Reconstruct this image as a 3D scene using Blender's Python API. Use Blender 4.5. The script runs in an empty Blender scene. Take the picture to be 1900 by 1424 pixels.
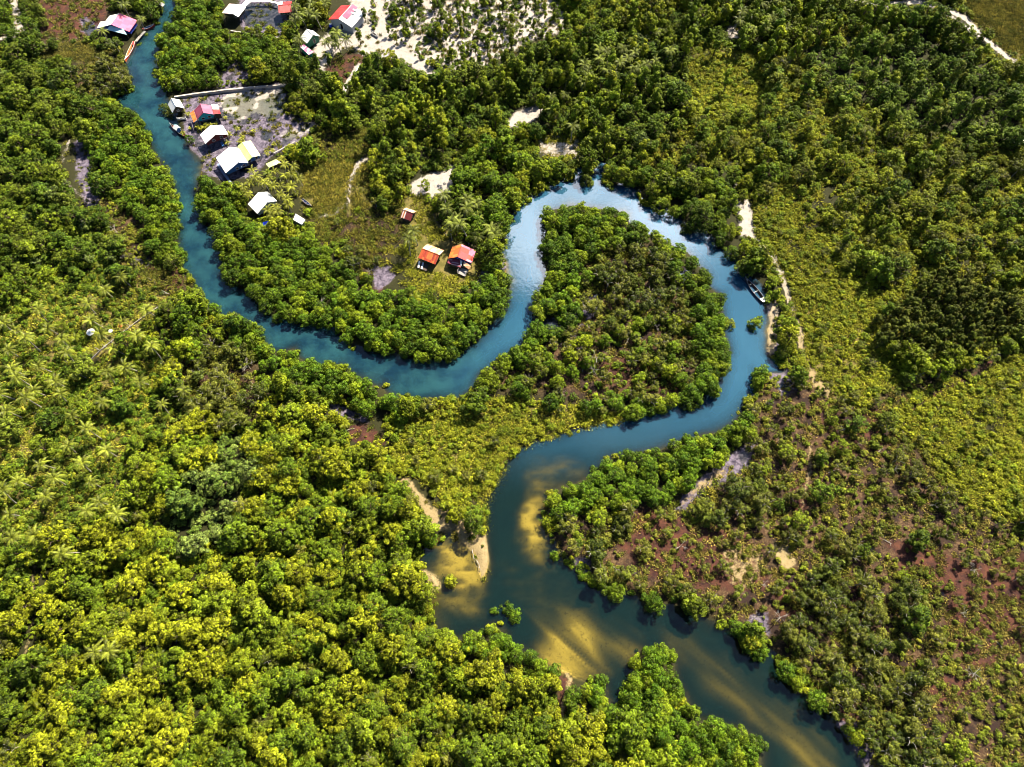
import bpy, math, random
import numpy as np
from math import radians, sin, cos, pi

# ------------------------------------------------------------------ scene, camera, light
S = bpy.context.scene
COL = S.collection
F = 1267.0; TILT = radians(26); HC = 165.0          # photo focal length in px, tilt off nadir, flying height
ST, CT = sin(TILT), cos(TILT)
cam = bpy.data.cameras.new('camera'); cam_o = bpy.data.objects.new('camera', cam); COL.objects.link(cam_o)
cam.sensor_width = 36; cam.lens = 36 * F / 1900; cam.clip_end = 6000
cam_o.location = (0, 0, HC); cam_o.rotation_euler = (TILT, 0, 0)
S.camera = cam_o
SUN_EL, SUN_AZ = radians(48), radians(37)        # azimuth from +Y towards +X
sun = bpy.data.lights.new('sun', 'SUN'); sun.energy = 5.0; sun.angle = radians(0.5); sun.color = (1, 0.91, 0.72)
sun_o = bpy.data.objects.new('sun', sun); COL.objects.link(sun_o)
sun_o.rotation_euler = (pi/2 - SUN_EL, 0, -SUN_AZ + pi)
sun_o.location = (0, 0, 300)
S.view_settings.view_transform = 'Standard'; S.view_settings.look = 'None'
S.view_settings.exposure = 1.8; S.view_settings.gamma = 1
S.cycles.filter_width = 0.9
S.cycles.max_bounces = 5; S.cycles.diffuse_bounces = 1; S.cycles.glossy_bounces = 3
S.cycles.transmission_bounces = 3; S.cycles.transparent_max_bounces = 8
S.cycles.caustics_reflective = False; S.cycles.caustics_refractive = False

world = bpy.data.worlds.new('World'); S.world = world; world.use_nodes = True
wn = world.node_tree.nodes; wl = world.node_tree.links; wn.clear()
def N(tree, t, **kw):
    n = tree.nodes.new(t)
    for k, v in kw.items():
        if k.startswith('i_'): n.inputs[k[2:].replace('_', ' ')].default_value = v
        else: setattr(n, k, v)
    return n
sky = N(world.node_tree, 'ShaderNodeTexSky', sky_type='NISHITA', sun_disc=False)
sky.sun_elevation = SUN_EL; sky.sun_rotation = SUN_AZ; sky.air_density = 0.7; sky.dust_density = 0.3; sky.ozone_density = 2.0
wtc = N(world.node_tree, 'ShaderNodeTexCoord')
wnz = N(world.node_tree, 'ShaderNodeTexNoise'); wnz.inputs['Scale'].default_value = 4.2; wnz.inputs['Detail'].default_value = 6; wnz.inputs['Roughness'].default_value = 0.6
wl.new(wtc.outputs['Generated'], wnz.inputs['Vector'])
# one big bank of cumulus in front of the flight direction, wisps elsewhere
cd = np.array((0.10, 0.68, 0.72)); cd /= np.linalg.norm(cd)
wdot = N(world.node_tree, 'ShaderNodeVectorMath', operation='DOT_PRODUCT'); wdot.inputs[1].default_value = tuple(cd)
wl.new(wtc.outputs['Generated'], wdot.inputs[0])
wmr = N(world.node_tree, 'ShaderNodeMapRange', interpolation_type='SMOOTHSTEP'); wmr.inputs[1].default_value = 0.962; wmr.inputs[2].default_value = 0.992; wmr.inputs[3].default_value = 0; wmr.inputs[4].default_value = 0.33
wl.new(wdot.outputs['Value'], wmr.inputs[0])
wadd = N(world.node_tree, 'ShaderNodeMath', operation='ADD'); wl.new(wnz.outputs['Fac'], wadd.inputs[0]); wl.new(wmr.outputs[0], wadd.inputs[1])
wm2 = N(world.node_tree, 'ShaderNodeMapRange', interpolation_type='SMOOTHSTEP'); wm2.inputs[1].default_value = 0.57; wm2.inputs[2].default_value = 0.84
wl.new(wadd.outputs[0], wm2.inputs[0])
wmix = N(world.node_tree, 'ShaderNodeMix', data_type='RGBA'); wl.new(wm2.outputs[0], wmix.inputs['Factor'])
wl.new(sky.outputs[0], wmix.inputs['A']); wcc = N(world.node_tree, 'ShaderNodeMix', data_type='RGBA'); wl.new(wmr.outputs[0], wcc.inputs['Factor']); wcc.inputs['A'].default_value = (10, 11, 13, 1); wcc.inputs['B'].default_value = (185, 195, 215, 1); wl.new(wcc.outputs['Result'], wmix.inputs['B'])
wbg = N(world.node_tree, 'ShaderNodeBackground'); wbg.inputs['Strength'].default_value = 0.05
wl.new(wmix.outputs['Result'], wbg.inputs[0])
wo = N(world.node_tree, 'ShaderNodeOutputWorld'); wl.new(wbg.outputs[0], wo.inputs[0])

# ------------------------------------------------------------------ photo pixel <-> world
def at(px, py, z=0.0):
    u = (px - 950) / F; v = (712 - py) / F
    t = (HC - z) / (CT - v * ST)
    return np.array((u * t, (ST + v * CT) * t, z))
def proj(x, y, z):
    x = np.asarray(x, float); y = np.asarray(y, float); h = HC - np.asarray(z, float)
    dep = y * ST + h * CT
    up = y * CT - h * ST
    dep = np.maximum(dep, 1.0)
    return 950 + F * x / dep, 712 - F * up / dep, dep
def atv(px, py, z):
    u = (px - 950) / F; v = (712 - py) / F
    t = (HC - z) / (CT - v * ST)
    return u * t, (ST + v * CT) * t

# ------------------------------------------------------------------ numpy noise
def vnoise(x, y, cell, seed):
    g = np.random.RandomState(seed).rand(256, 256)
    X = x / cell; Y = y / cell
    xi = np.floor(X).astype(int); yi = np.floor(Y).astype(int)
    fx = X - xi; fy = Y - yi
    fx = fx * fx * (3 - 2 * fx); fy = fy * fy * (3 - 2 * fy)
    a = g[xi % 256, yi % 256]; b = g[(xi + 1) % 256, yi % 256]; c = g[xi % 256, (yi + 1) % 256]; d = g[(xi + 1) % 256, (yi + 1) % 256]
    return (a * (1 - fx) + b * fx) * (1 - fy) + (c * (1 - fx) + d * fx) * fy
def fbm(x, y, cell, seed, o=3):
    s = 0; a = 0.5; t = 0
    for k in range(o):
        s = s + a * vnoise(x + 31.7 * k, y - 17.3 * k, cell / 2 ** k, seed + k); t += a; a *= 0.5
    return s / t
def sstep(x, a, b):
    t = np.clip((x - a) / (b - a), 0, 1); return t * t * (3 - 2 * t)

# ------------------------------------------------------------------ maps traced in photo pixels (raster 2 px)
RW, RH = 950, 712
YY, XX = np.mgrid[0:RH, 0:RW]
PX = XX * 2 + 1.0; PY = YY * 2 + 1.0
def inside(poly, X=PX, Y=PY):
    r = np.zeros(X.shape, bool); n = len(poly); j = n - 1
    for i in range(n):
        xi, yi = poly[i]; xj, yj = poly[j]
        if yi != yj:
            r ^= ((yi > Y) != (yj > Y)) & (X < (xj - xi) * (Y - yi) / (yj - yi) + xi)
        j = i
    return r
def blur(m, r):
    m = m.astype(float)
    for _ in range(2):
        for ax in (0, 1):
            p = np.pad(m, [(r + 1, r) if a == ax else (0, 0) for a in (0, 1)], mode='edge').cumsum(ax)
            n = m.shape[ax]
            m = (np.take(p, np.arange(2 * r + 1, n + 2 * r + 1), ax) - np.take(p, np.arange(0, n), ax)) / (2 * r + 1)
    return m
def line_mask(pts, w):
    m = np.zeros(PX.shape, bool)
    for (x0, y0), (x1, y1) in zip(pts[:-1], pts[1:]):
        dx, dy = x1 - x0, y1 - y0; L = dx * dx + dy * dy + 1e-9
        t = np.clip(((PX - x0) * dx + (PY - y0) * dy) / L, 0, 1)
        m |= (PX - x0 - t * dx) ** 2 + (PY - y0 - t * dy) ** 2 < (w / 2) ** 2
    return m
def samp(m, px, py):
    i = np.clip((np.asarray(py) / 2).astype(int), 0, RH - 1); j = np.clip((np.asarray(px) / 2).astype(int), 0, RW - 1)
    return m[i, j]

RIVER = [(345,-40),(322,5),(318,28),(300,55),(288,75),(290,100),(281,113),(283,150),(300,165),(302,185),(318,208),(322,235),(345,268),(368,292),(380,305),
 (362,325),(352,361),(357,384),(374,415),(388,430),(399,462),(404,509),(425,533),(448,546),(468,566),(489,586),(506,600),(522,590),(539,600),(580,610),(613,613),
 (623,630),(645,648),(700,660),(740,668),(800,674),(850,667),(888,642),(905,626),(918,608),(943,583),(951,565),(955,535),(950,515),(943,502),(935,480),(943,457),(946,430),
 (946,421),(958,416),(961,391),(971,391),(984,376),(994,361),(1006,354),(1027,344),(1049,340),(1066,343),(1070,320),(1080,301),(1083,325),(1092,350),(1098,352),(1105,325),(1112,304),(1119,308),(1112,340),
 (1133,355),(1161,347),(1178,357),(1185,380),(1207,382),(1226,392),(1238,413),(1256,403),(1263,434),(1280,441),(1298,431),(1315,445),(1322,470),(1343,471),(1365,484),(1363,498),(1384,515),
 (1400,530),(1416,552),(1420,575),(1426,596),(1424,630),(1420,655),(1440,677),(1455,690),(1430,690),(1410,690),(1396,684),(1398,708),(1394,722),(1380,738),(1368,752),(1348,778),(1327,790),(1284,801),(1255,812),(1225,822),
 (1166,833),(1129,838),(1105,861),(1081,878),(1041,891),(1014,911),(1004,928),(1001,945),(1004,982),(1021,1016),(1044,1046),(1071,1062),(1092,1083),(1119,1104),(1142,1114),(1166,1114),
 (1196,1134),(1242,1137),(1286,1148),(1320,1168),(1354,1175),(1364,1202),(1397,1212),(1431,1224),(1441,1253),(1468,1286),(1492,1295),(1492,1313),(1515,1327),(1546,1337),(1569,1370),(1586,1394),(1603,1424),(1650,1500),
 (1470,1500),(1430,1424),(1428,1387),(1414,1360),(1394,1342),(1364,1337),(1330,1330),(1303,1320),(1290,1296),(1269,1263),(1269,1232),(1259,1209),(1242,1194),(1215,1200),(1189,1195),(1168,1215),(1158,1236),(1158,1263),
 (1150,1300),(1138,1290),(1134,1256),(1111,1249),(1085,1246),(1061,1238),(1030,1229),(1007,1205),(985,1195),(950,1188),(947,1165),(935,1150),(906,1145),(896,1164),(872,1168),(839,1172),(812,1150),
 (808,1112),(829,1093),(819,1066),(790,1046),(783,1018),(815,1012),(835,999),(859,1012),(880,1033),(886,1077),(898,1085),(910,1056),(914,1029),(910,982),(909,942),(916,915),(933,891),(947,871),(963,847),(977,837),(997,824),
 (1017,819),(1054,810),(1095,798),(1145,788),(1196,774),(1231,769),(1256,757),(1271,766),(1298,761),(1315,742),(1336,740),(1350,701),(1360,670),(1364,655),(1354,617),(1352,590),(1350,561),(1347,540),(1326,529),(1326,512),
 (1301,484),(1284,463),(1249,445),(1231,438),(1228,427),(1218,436),(1203,413),(1180,410),(1175,392),(1161,385),(1126,382),(1091,375),(1062,373),(1031,380),(1003,385),(998,399),(999,438),(996,473),(1001,508),(989,540),(980,578),
 (982,610),(961,635),(933,652),(908,670),(880,694),(868,716),(850,728),(800,734),(765,735),(738,727),(720,708),(690,700),(660,688),(634,667),(600,671),(566,657),(553,637),(502,646),(499,624),(482,610),(465,590),(431,580),
 (415,580),(401,563),(377,555),(374,533),(354,502),(337,482),(340,465),(337,428),(332,384),(330,344),(317,317),(311,303),(286,260),(268,225),(250,202),(228,197),(222,182),(250,170),(251,149),(240,129),(242,111),(253,91),(268,73),(286,53),(300,35),(302,10),(318,-40)]
river_m = inside(RIVER)
RIVER_S = river_m

Z = {}                                               # vegetation zones, later ones paint over earlier ones
zones = [
 ('f', [(-50,-50),(340,-50),(300,200),(340,480),(250,520),(-50,500)]),
 ('A', [(520,85),(690,105),(760,120),(830,140),(900,150),(960,90),(1010,70),(1100,70),(1250,30),(1400,-50),(1560,-50),(1720,30),(1800,60),(1950,140),(1950,330),(1700,300),(1500,240),(1400,190),(1300,150),(1260,200),(1300,290),(1180,330),(1080,300),(1020,250),(960,230),(880,240),(840,300),(780,330),(690,290),(660,230),(590,200),(540,150)]),
 ('R', [(1280,190),(1300,140),(1400,120),(1500,60),(1720,40),(1950,150),(1950,660),(1640,640),(1620,560),(1560,480),(1480,400),(1470,330),(1420,280),(1300,300),(1380,470),(1250,400),(1100,320),(1200,280)]),
 ('m', [(1100,300),(1200,310),(1300,290),(1360,320),(1380,470),(1320,470),(1250,410),(1180,370)]),
 ('V', [(1480,90),(1720,60),(1900,190),(1900,280),(1700,240),(1560,180)]),
 ('S', [(1390,370),(1470,330),(1500,400),(1560,480),(1620,560),(1645,660),(1690,700),(1600,770),(1500,730),(1480,600),(1450,520),(1390,450)]),
 ('C', [(1655,560),(1700,520),(1760,500),(1860,545),(1950,560),(1950,605),(1850,620),(1790,640),(1700,665),(1645,650),(1630,600)]),
 ('S', [(1280,90),(1420,90),(1440,180),(1300,210),(1270,180)]),
 ('O', [(1400,700),(1500,690),(1600,760),(1700,690),(1950,640),(1950,1500),(1660,1500),(1560,1330),(1430,1200),(1300,1140),(1130,1080),(1040,1040),(1010,960),(1060,950),(1240,940),(1380,850),(1395,780)]),
 ('S', [(1700,720),(1950,640),(1950,960),(1800,960),(1700,830),(1650,770)]),
 ('o', [(1580,1020),(1740,960),(1950,1000),(1950,1500),(1760,1500),(1720,1250),(1640,1120)]),
 ('T', [(1470,1070),(1570,1055),(1600,1100),(1690,1100),(1740,1140),(1700,1180),(1640,1200),(1640,1290),(1580,1310),(1560,1270),(1480,1220),(1470,1150),(1480,1100)]),
 ('T', [(1590,1240),(1700,1230),(1720,1330),(1760,1430),(1640,1430),(1600,1340)]),
 ('T', [(1310,900),(1400,870),(1440,940),(1420,1000),(1340,990),(1290,960)]),
 ('T', [(1110,960),(1180,950),(1200,1040),(1170,1110),(1100,1070),(1080,1010)]),
 ('S', [(735,790),(860,735),(960,735),(1190,768),(990,828),(940,870),(912,920),(906,990),(850,950),(780,890),(730,850)]),
 ('M', [(1003,385),(1100,375),(1170,395),(1235,440),(1300,485),(1345,545),(1355,620),(1362,680),(1338,735),(1255,758),(1180,765),(900,735),(868,718),(965,640),(985,560),(1000,480)]),
 ('I', [(1090,470),(1160,450),(1240,480),(1290,540),(1300,640),(1270,735),(1200,750),(1050,745),(900,720),(930,680),(1010,640),(1075,600)]),
 ('T', [(1110,470),(1190,440),(1260,490),(1270,560),(1200,600),(1120,610),(1090,540)]),
 ('M', [(345,320),(400,315),(430,370),(470,420),(530,450),(580,440),(630,480),(690,545),(760,560),(850,570),(890,500),(945,493),(957,540),(940,590),(880,655),(800,676),(700,664),(620,624),(540,600),(490,590),(440,550),(400,510),(390,440),(352,390)]),
 ('M', [(185,185),(245,195),(290,265),(328,340),(342,430),(338,475),(270,485),(250,400),(210,340),(180,310),(160,250)]),
 ('o', [(190,370),(250,390),(275,480),(240,500),(200,440)]),
 ('T', [(140,105),(225,95),(245,120),(248,150),(190,185),(140,160)]),
 ('M', [(286,75),(306,30),(340,-50),(430,-50),(440,60),(520,80),(540,110),(445,135),(410,160),(330,182),(300,180),(280,110)]),
 ('M', [(398,575),(490,600),(500,650),(560,636),(640,668),(745,733),(745,785),(700,770),(620,735),(500,695),(430,645),(400,620)]),
 ('T', [(340,590),(400,610),(480,680),(500,760),(420,800),(360,760),(300,660)]),
 ('M', [(1008,930),(1080,870),(1200,828),(1330,780),(1392,760),(1397,808),(1310,878),(1230,935),(1120,945),(1060,945),(1010,960)]),
 ('M', [(1130,1085),(1300,1125),(1440,1200),(1445,1235),(1360,1200),(1270,1155),(1120,1120)]),
 ('M', [(860,1165),(960,1180),(1010,1210),(1060,1240),(1140,1255),(1160,1290),(1300,1325),(1420,1345),(1440,1430),(1300,1430),(1100,1310),(980,1240),(860,1220)]),
 ('M', [(1155,1195),(1275,1190),(1275,1300),(1155,1300)]),
 ('P', [(-50,540),(230,500),(320,560),(260,640),(360,760),(250,830),(210,950),(-50,1050)]),
 ('y', [(330,560),(400,620),(330,680),(290,640)]),
 ('g', [(380,840),(440,800),(470,870),(400,1000),(320,1050),(300,960),(350,900)]),
 ('M', [(700,470),(740,480),(760,560),(690,545)]),
 ('T', [(640,450),(700,470),(700,540),(640,500)]),
 ('W', [(690,-50),(1010,-50),(1060,60),(980,90),(900,140),(830,130),(760,108),(700,100),(690,40)]),
 ('.', [(330,185),(420,160),(535,158),(530,215),(600,225),(560,262),(500,300),(470,330),(430,330),(400,335),(375,318),(345,262),(322,215)]),
 ('p', [(450,310),(520,285),(560,300),(570,370),(560,400),(520,400),(460,370),(440,340)]),
 ('G', [(550,290),(650,295),(690,300),(690,385),(645,392),(610,402),(560,390),(560,330)]),
 ('B', [(575,402),(650,392),(690,385),(740,350),(752,385),(760,440),(710,490),(640,455),(590,440)]),
 ('B', [(585,240),(690,235),(690,300),(600,290),(560,270)]),
 ('y', [(800,340),(850,300),(960,250),(960,330),(955,400),(940,450),(890,480),(830,440),(790,380)]),
 ('H', [(700,480),(765,420),(735,385),(735,355),(790,370),(810,420),(850,455),(893,480),(885,525),(850,552),(780,548),(735,530),(715,520)]),
 ('.', [(700,495),(730,490),(735,520),(700,560),(685,540)]),
 ('.', [(755,345),(810,320),(845,300),(838,340),(825,362),(770,368)]),
 ('.', [(940,222),(960,212),(1008,192),(1010,205),(985,228),(950,238)]),
 ('H', [(990,262),(1020,248),(1080,255),(1078,300),(1000,290)]),
 ('D', [(70,-50),(200,-50),(195,45),(150,82),(60,75),(75,30)]),
 ('G', [(70,88),(150,80),(200,100),(170,118),(80,112)]),
 ('.', [(12,-50),(30,-50),(48,60),(30,70)]),
 ('.', [(120,252),(165,252),(172,330),(195,385),(160,395),(135,350),(105,315)]),
 ('B', [(235,490),(330,490),(350,545),(300,560),(250,520)]),
 ('.', [(440,-50),(540,-50),(540,20),(525,68),(450,50)]),
 ('.', [(395,150),(440,110),(455,112),(470,150)]),
 ('.', [(580,75),(610,40),(680,50),(720,110),(690,100),(640,140),(600,150)]),
 ('G', [(1750,-50),(1950,-50),(1950,140),(1870,100),(1810,45)]),
 ('.', [(1345,55),(1375,50),(1378,72),(1352,75)]),
 ('.', [(1372,375),(1400,370),(1400,440),(1378,440)]),
 ('.', [(1424,560),(1440,560),(1445,640),(1432,665),(1424,640)]),
 ('.', [(1238,940),(1300,885),(1385,815),(1402,818),(1390,868),(1320,905),(1262,950)]),
 ('.', [(1430,1015),(1460,1008),(1472,1050),(1450,1060)]),
 ('X', [(1280,960),(1420,980),(1440,1060),(1420,1140),(1300,1100),(1120,1060),(1130,980)]),
 ('.', [(740,880),(790,890),(830,960),(870,960),(905,1000),(905,1070),(880,1090),(840,1000),(800,1000),(770,940)]),
 ('.', [(640,760),(700,775),(730,840),(690,830),(650,810)]),
 ('.', [(600,742),(690,770),(690,785),(610,765)]),
 ('.', [(780,1050),(830,1060),(815,1110),(800,1120)]),
 ('H', [(20,840),(75,780),(90,790),(60,850)]),
 ('.', [(1040,1245),(1064,1245),(1050,1340),(1034,1340)]),
 ('H', [(160,640),(300,555),(312,565),(180,665)]),
 ('X', [(1740,1040),(1900,1020),(1900,1200),(1800,1260),(1750,1140)]),
 ('X', [(1690,1260),(1800,1240),(1810,1300),(1720,1320)]),
]
zcodes = sorted({z for z, _ in zones} | {'F'}); zi = {c: i for i, c in enumerate(zcodes)}
zmap = np.full(PX.shape, zi['F'], np.int16)
wx = (fbm(PX, PY, 60, 5) - 0.5) * 46; wy = (fbm(PX, PY, 60, 9) - 0.5) * 46      # ragged borders
for c, poly in zones:
    soft = c not in 'M.HG'
    k = 1.0 if soft else 0.22
    zmap[inside(poly, PX + wx * k, PY + wy * k)] = zi[c]

def masks(polys, r=3, warp=0.35):
    m = np.zeros(PX.shape)
    for v, p in polys: m = np.maximum(m, v * inside(p, PX + wx * warp, PY + wy * warp))
    return blur(m, r)
sand_m = masks([
 (1, [(695,-50),(1010,-50),(1060,50),(980,80),(900,130),(830,133),(760,112),(715,98),(690,40)]),
 (1, [(752,348),(810,322),(848,300),(838,342),(825,364),(768,370)]),
 (1, [(938,224),(960,212),(1010,190),(1012,205),(985,230),(950,240)]),
 (.5, [(990,262),(1020,248),(1080,255),(1082,305),(1000,290)]),
 (1, [(1072,295),(1086,290),(1086,310),(1074,315)]),
 (1, [(1345,52),(1375,48),(1380,72),(1350,76)]),
 (1, [(1370,375),(1384,372),(1400,430),(1398,442),(1376,440)]),
 (.9, [(1403,378),(1424,380),(1424,396),(1404,396)]),
 (1, [(1430,1012),(1460,1006),(1472,1050),(1450,1062)]),
 (.45, [(1330,1000),(1400,1010),(1425,1050),(1390,1095),(1340,1080)]),
 (.9, [(740,880),(760,885),(800,950),(850,950),(870,940),(905,985),(908,1060),(888,1090),(875,1040),(840,990),(800,985),(770,930),(735,860)]),
 (.5, [(770,1040),(835,1060),(820,1110),(785,1095)]),
 (.9, [(580,95),(640,40),(690,45),(700,95),(680,105),(650,80),(610,110),(595,150)]),
 (.8, [(640,-20),(700,-20),(690,30),(660,40)]),
 (.8, [(510,250),(545,238),(585,228),(588,238),(540,258)]),
 (.75, [(425,170),(530,164),(525,205),(500,218),(470,205),(450,225),(430,215),(405,195)]),
 (.9, [(12,-50),(30,-50),(48,55),(30,66)]),
 (.8, [(1426,560),(1442,560),(1447,600),(1444,650),(1432,665),(1424,640)]),
 (.7, [(1500,690),(1540,700),(1580,740),(1530,745),(1500,720)]),
 (.7, [(1240,948),(1290,905),(1340,865),(1350,880),(1300,915)]),
 (1, [(20,838),(72,782),(88,792),(58,850)]),
 (.8, [(1012,1215),(1030,1205),(1068,1232),(1050,1246),(1020,1236)]),
 (.8, [(690,100),(715,60),(760,105),(800,128),(790,140),(740,120)]),
 (.6, [(1020,1390),(1100,1400),(1120,1424),(1010,1424)]),
 (.9, [(1880,250),(1910,250),(1910,300),(1890,290)]),
])
for pts, w, v in [
 ([(1565,-5),(1640,12),(1700,6),(1752,18),(1790,38),(1830,78),(1868,108),(1910,134)], 8, 1),
 ([(1752,28),(1800,60),(1842,86)], 5, .9), ([(1790,30),(1850,38),(1910,42)], 3, .5),
 ([(703,-5),(712,50),(716,85),(760,110),(800,135),(812,150)], 13, 1),
 ([(1378,372),(1388,400),(1398,440),(1436,480),(1462,540),(1478,600),(1490,650),(1500,690),(1535,722)], 14, 1.1),
 ([(1372,330),(1358,360),(1390,400)], 4, .7),
 ([(686,298),(668,300),(656,325),(645,350),(644,378),(620,398),(592,402)], 7, 1.3),
 ([(636,172),(650,145),(668,120)], 5, 1), ([(30,70),(0,75)], 6, .9), ([(30,70),(100,72),(150,74)], 3, .7),
 ([(1270,245),(1262,225),(1290,180),(1310,130)], 4, .6),
 ([(130,260),(118,300),(105,318),(135,350),(170,385)], 6, .5),
 ([(66,1050),(62,1090),(70,1130),(45,1230),(40,1300),(30,1330)], 7, .5),
 ([(800,395),(810,412),(835,448)], 4, .5), ([(1500,820),(1502,870),(1490,920),(1486,965)], 9, .45),
 ([(1050,1248),(1058,1262),(1046,1300),(1042,1338)], 11, .55)]:
    sand_m = np.maximum(sand_m, v * blur(line_mask(pts, w), 1))
soil_m = blur(np.isin(zmap, [zi[c] for c in 'OoTXBDI']), 8)
open_m = blur(np.isin(zmap, [zi[c] for c in 'RSPW']), 8)
path_rust = blur(line_mask([(1690,765),(1720,740),(1800,700),(1838,672)], 5), 1)
mud_m = masks([
 (1, [(338,180),(420,168),(530,160),(528,215),(600,232),(560,262),(500,296),(470,330),(420,335),(375,318),(345,262)]),
 (1, [(440,-50),(540,-50),(540,20),(530,75),(450,52)]),
 (1, [(395,152),(432,118),(440,108),(458,112),(470,148),(420,166)]),
 (1, [(140,256),(162,256),(168,330),(192,380),(165,390),(145,340)]),
 (1, [(148,28),(182,50),(170,80),(150,60)]),
 (1, [(598,742),(690,770),(690,785),(610,765)]),
 (1, [(1238,948),(1300,890),(1385,815),(1402,818),(1390,868),(1320,905),(1262,950)]),
 (1, [(893,500),(935,480),(945,500),(905,530),(880,545)]),
 (1, [(1420,560),(1442,560),(1448,650),(1428,668)]),
 (1, [(1425,690),(1470,680),(1490,720),(1450,740)]),
 (.9, [(1000,590),(1050,590),(1120,530),(1120,580),(1070,620),(1090,650),(1040,640)]),
 (.9, [(1250,500),(1285,495),(1285,530),(1255,535)]),
 (1, [(680,500),(720,490),(735,520),(700,545)]),
 (1, [(1055,1040),(1090,1040),(1100,1080),(1070,1066)]),
 (1, [(1385,1140),(1425,1135),(1430,1190),(1400,1190)]),
 (1, [(240,480),(275,470),(280,500),(250,500)]), (.8, [(1540,1340),(1600,1340),(1640,1420),(1610,1430)]),
], 3)
red_m = masks([
 (1, [(1430,1100),(1470,1080),(1480,1140),(1440,1150)]), (1, [(1560,1085),(1600,1090),(1610,1150),(1570,1160)]),
 (1, [(1590,970),(1620,970),(1615,1020),(1595,1010)]), (1, [(1540,1150),(1580,1155),(1570,1175),(1540,1170)]),
 (1, [(1550,1260),(1575,1260),(1600,1360),(1570,1370),(1560,1310)]), (.9, [(1740,1040),(1900,1020),(1900,1200),(1800,1260),(1740,1140)]),
 (.8, [(1690,1260),(1800,1240),(1810,1300),(1720,1320)]), (.9, [(1640,990),(1790,1040),(1760,1110),(1660,1060)]),
 (1, [(640,780),(690,790),(720,830),(690,835),(650,815)]), (1, [(780,1110),(812,1115),(850,1175),(830,1185),(790,1150)]),
 (1, [(80,-50),(200,-50),(195,45),(150,78),(75,70),(80,30)]), (.8, [(470,700),(500,730),(480,760)]),
 (.7, [(780,760),(870,730),(880,750),(800,790)]), (.7, [(700,500),(720,495),(715,560),(690,545)]),
 (.8, [(240,495),(330,490),(350,545),(320,560),(260,525)]), (.7, [(600,115),(680,90),(690,110),(640,160),(600,150)]),
 (.8, [(1110,940),(1240,950),(1290,960),(1400,1000),(1430,1100),(1300,1100),(1180,1060),(1130,1000)]),
 (.8, [(150,320),(170,350),(205,400),(190,420),(160,395)]), (.9, [(1035,1250),(1065,1250),(1055,1345),(1035,1345)]),
 (.7, [(1090,490),(1200,500),(1180,560),(1100,560)]), (.6, [(1100,650),(1290,650),(1270,740),(1120,745)]),
 (.8, [(1460,880),(1510,870),(1500,980),(1470,970)]), (.7, [(1130,1242),(1160,1262),(1150,1310),(1135,1300)]),
 (.6, [(1500,720),(1640,760),(1640,860),(1520,860)]),
], 4)
red_m = np.maximum(red_m, path_rust)
grass_m = masks([
 (1, [(548,288),(650,295),(692,300),(692,388),(645,394),(610,404),(555,392),(555,330)]), (1, [(70,86),(150,80),(205,98),(175,120),(80,114)]),
 (1, [(1745,-50),(1950,-50),(1950,160),(1870,110),(1810,50)]), (.9, [(735,360),(790,370),(815,420),(850,455),(893,490),(880,540),(780,545),(760,450),(740,400)]),
 (.9, [(155,645),(300,550),(318,562),(180,672)]), (.7, [(735,790),(860,735),(1190,768),(990,828),(912,920),(850,950),(730,850)]),
 (.7, [(1480,500),(1560,490),(1640,660),(1680,700),(1600,770),(1500,730)]), (.7, [(990,258),(1080,255),(1080,300),(1000,295)]),
 (.6, [(640,140),(670,120),(660,170),(640,180)]), (.6, [(1280,90),(1420,90),(1440,180),(1300,210)]),
 (.7, [(-50,540),(230,500),(320,560),(260,640),(340,740),(210,900),(-50,1050)]),
], 5)
DITCH = [([(690,292),(673,304),(660,318),(653,335),(651,356),(653,376),(649,402)], 4.5), ([(558,282),(575,290),(600,292),(640,302),(660,300)], 3.5), ([(575,262),(580,285)], 3.5)]
pool_m = np.zeros(PX.shape)
for p, w in DITCH: pool_m = np.maximum(pool_m, line_mask(p, w))
for p in [[(447,8),(530,8),(520,60),(458,48)], [(1562,1046),(1572,1046),(1580,1060),(1566,1058)], [(1632,985),(1646,988),(1648,1000),(1630,998)],
          [(1662,988),(1672,990),(1670,1000),(1662,998)], [(1610,1012),(1625,1015),(1622,1030),(1608,1024)], [(1662,1070),(1678,1074),(1674,1086),(1660,1082)],
          [(1735,1095),(1752,1098),(1756,1130),(1740,1125)], [(1000,592),(1035,592),(1040,612),(1008,620)], [(1105,540),(1120,532),(1116,572),(1100,572)],
          [(1256,505),(1280,498),(1282,520),(1262,528)], [(1438,712),(1468,708),(1466,722),(1440,724)], [(1690,378),(1700,376),(1702,388),(1692,390)],
          [(1742,478),(1752,480),(1750,490),(1740,488)], [(703,483),(716,486),(714,497),(702,494)], [(732,452),(742,453),(741,462),(732,460)],
          [(250,458),(266,470),(262,482),(250,474)], [(1390,812),(1402,808),(1406,822),(1394,826)], [(405,22),(412,40),(420,60),(412,60)],
          [(152,38),(176,48),(172,70),(156,64)], [(480,190),(520,175),(530,210),(500,225)], [(486,238),(505,248),(498,262),(482,256)], [(1080,1046),(1090,1046),(1098,1072),(1084,1066)]]:
    pool_m = np.maximum(pool_m, inside(p, PX + wx * .15, PY + wy * .15))
pool_m = blur(pool_m, 1)
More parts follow.
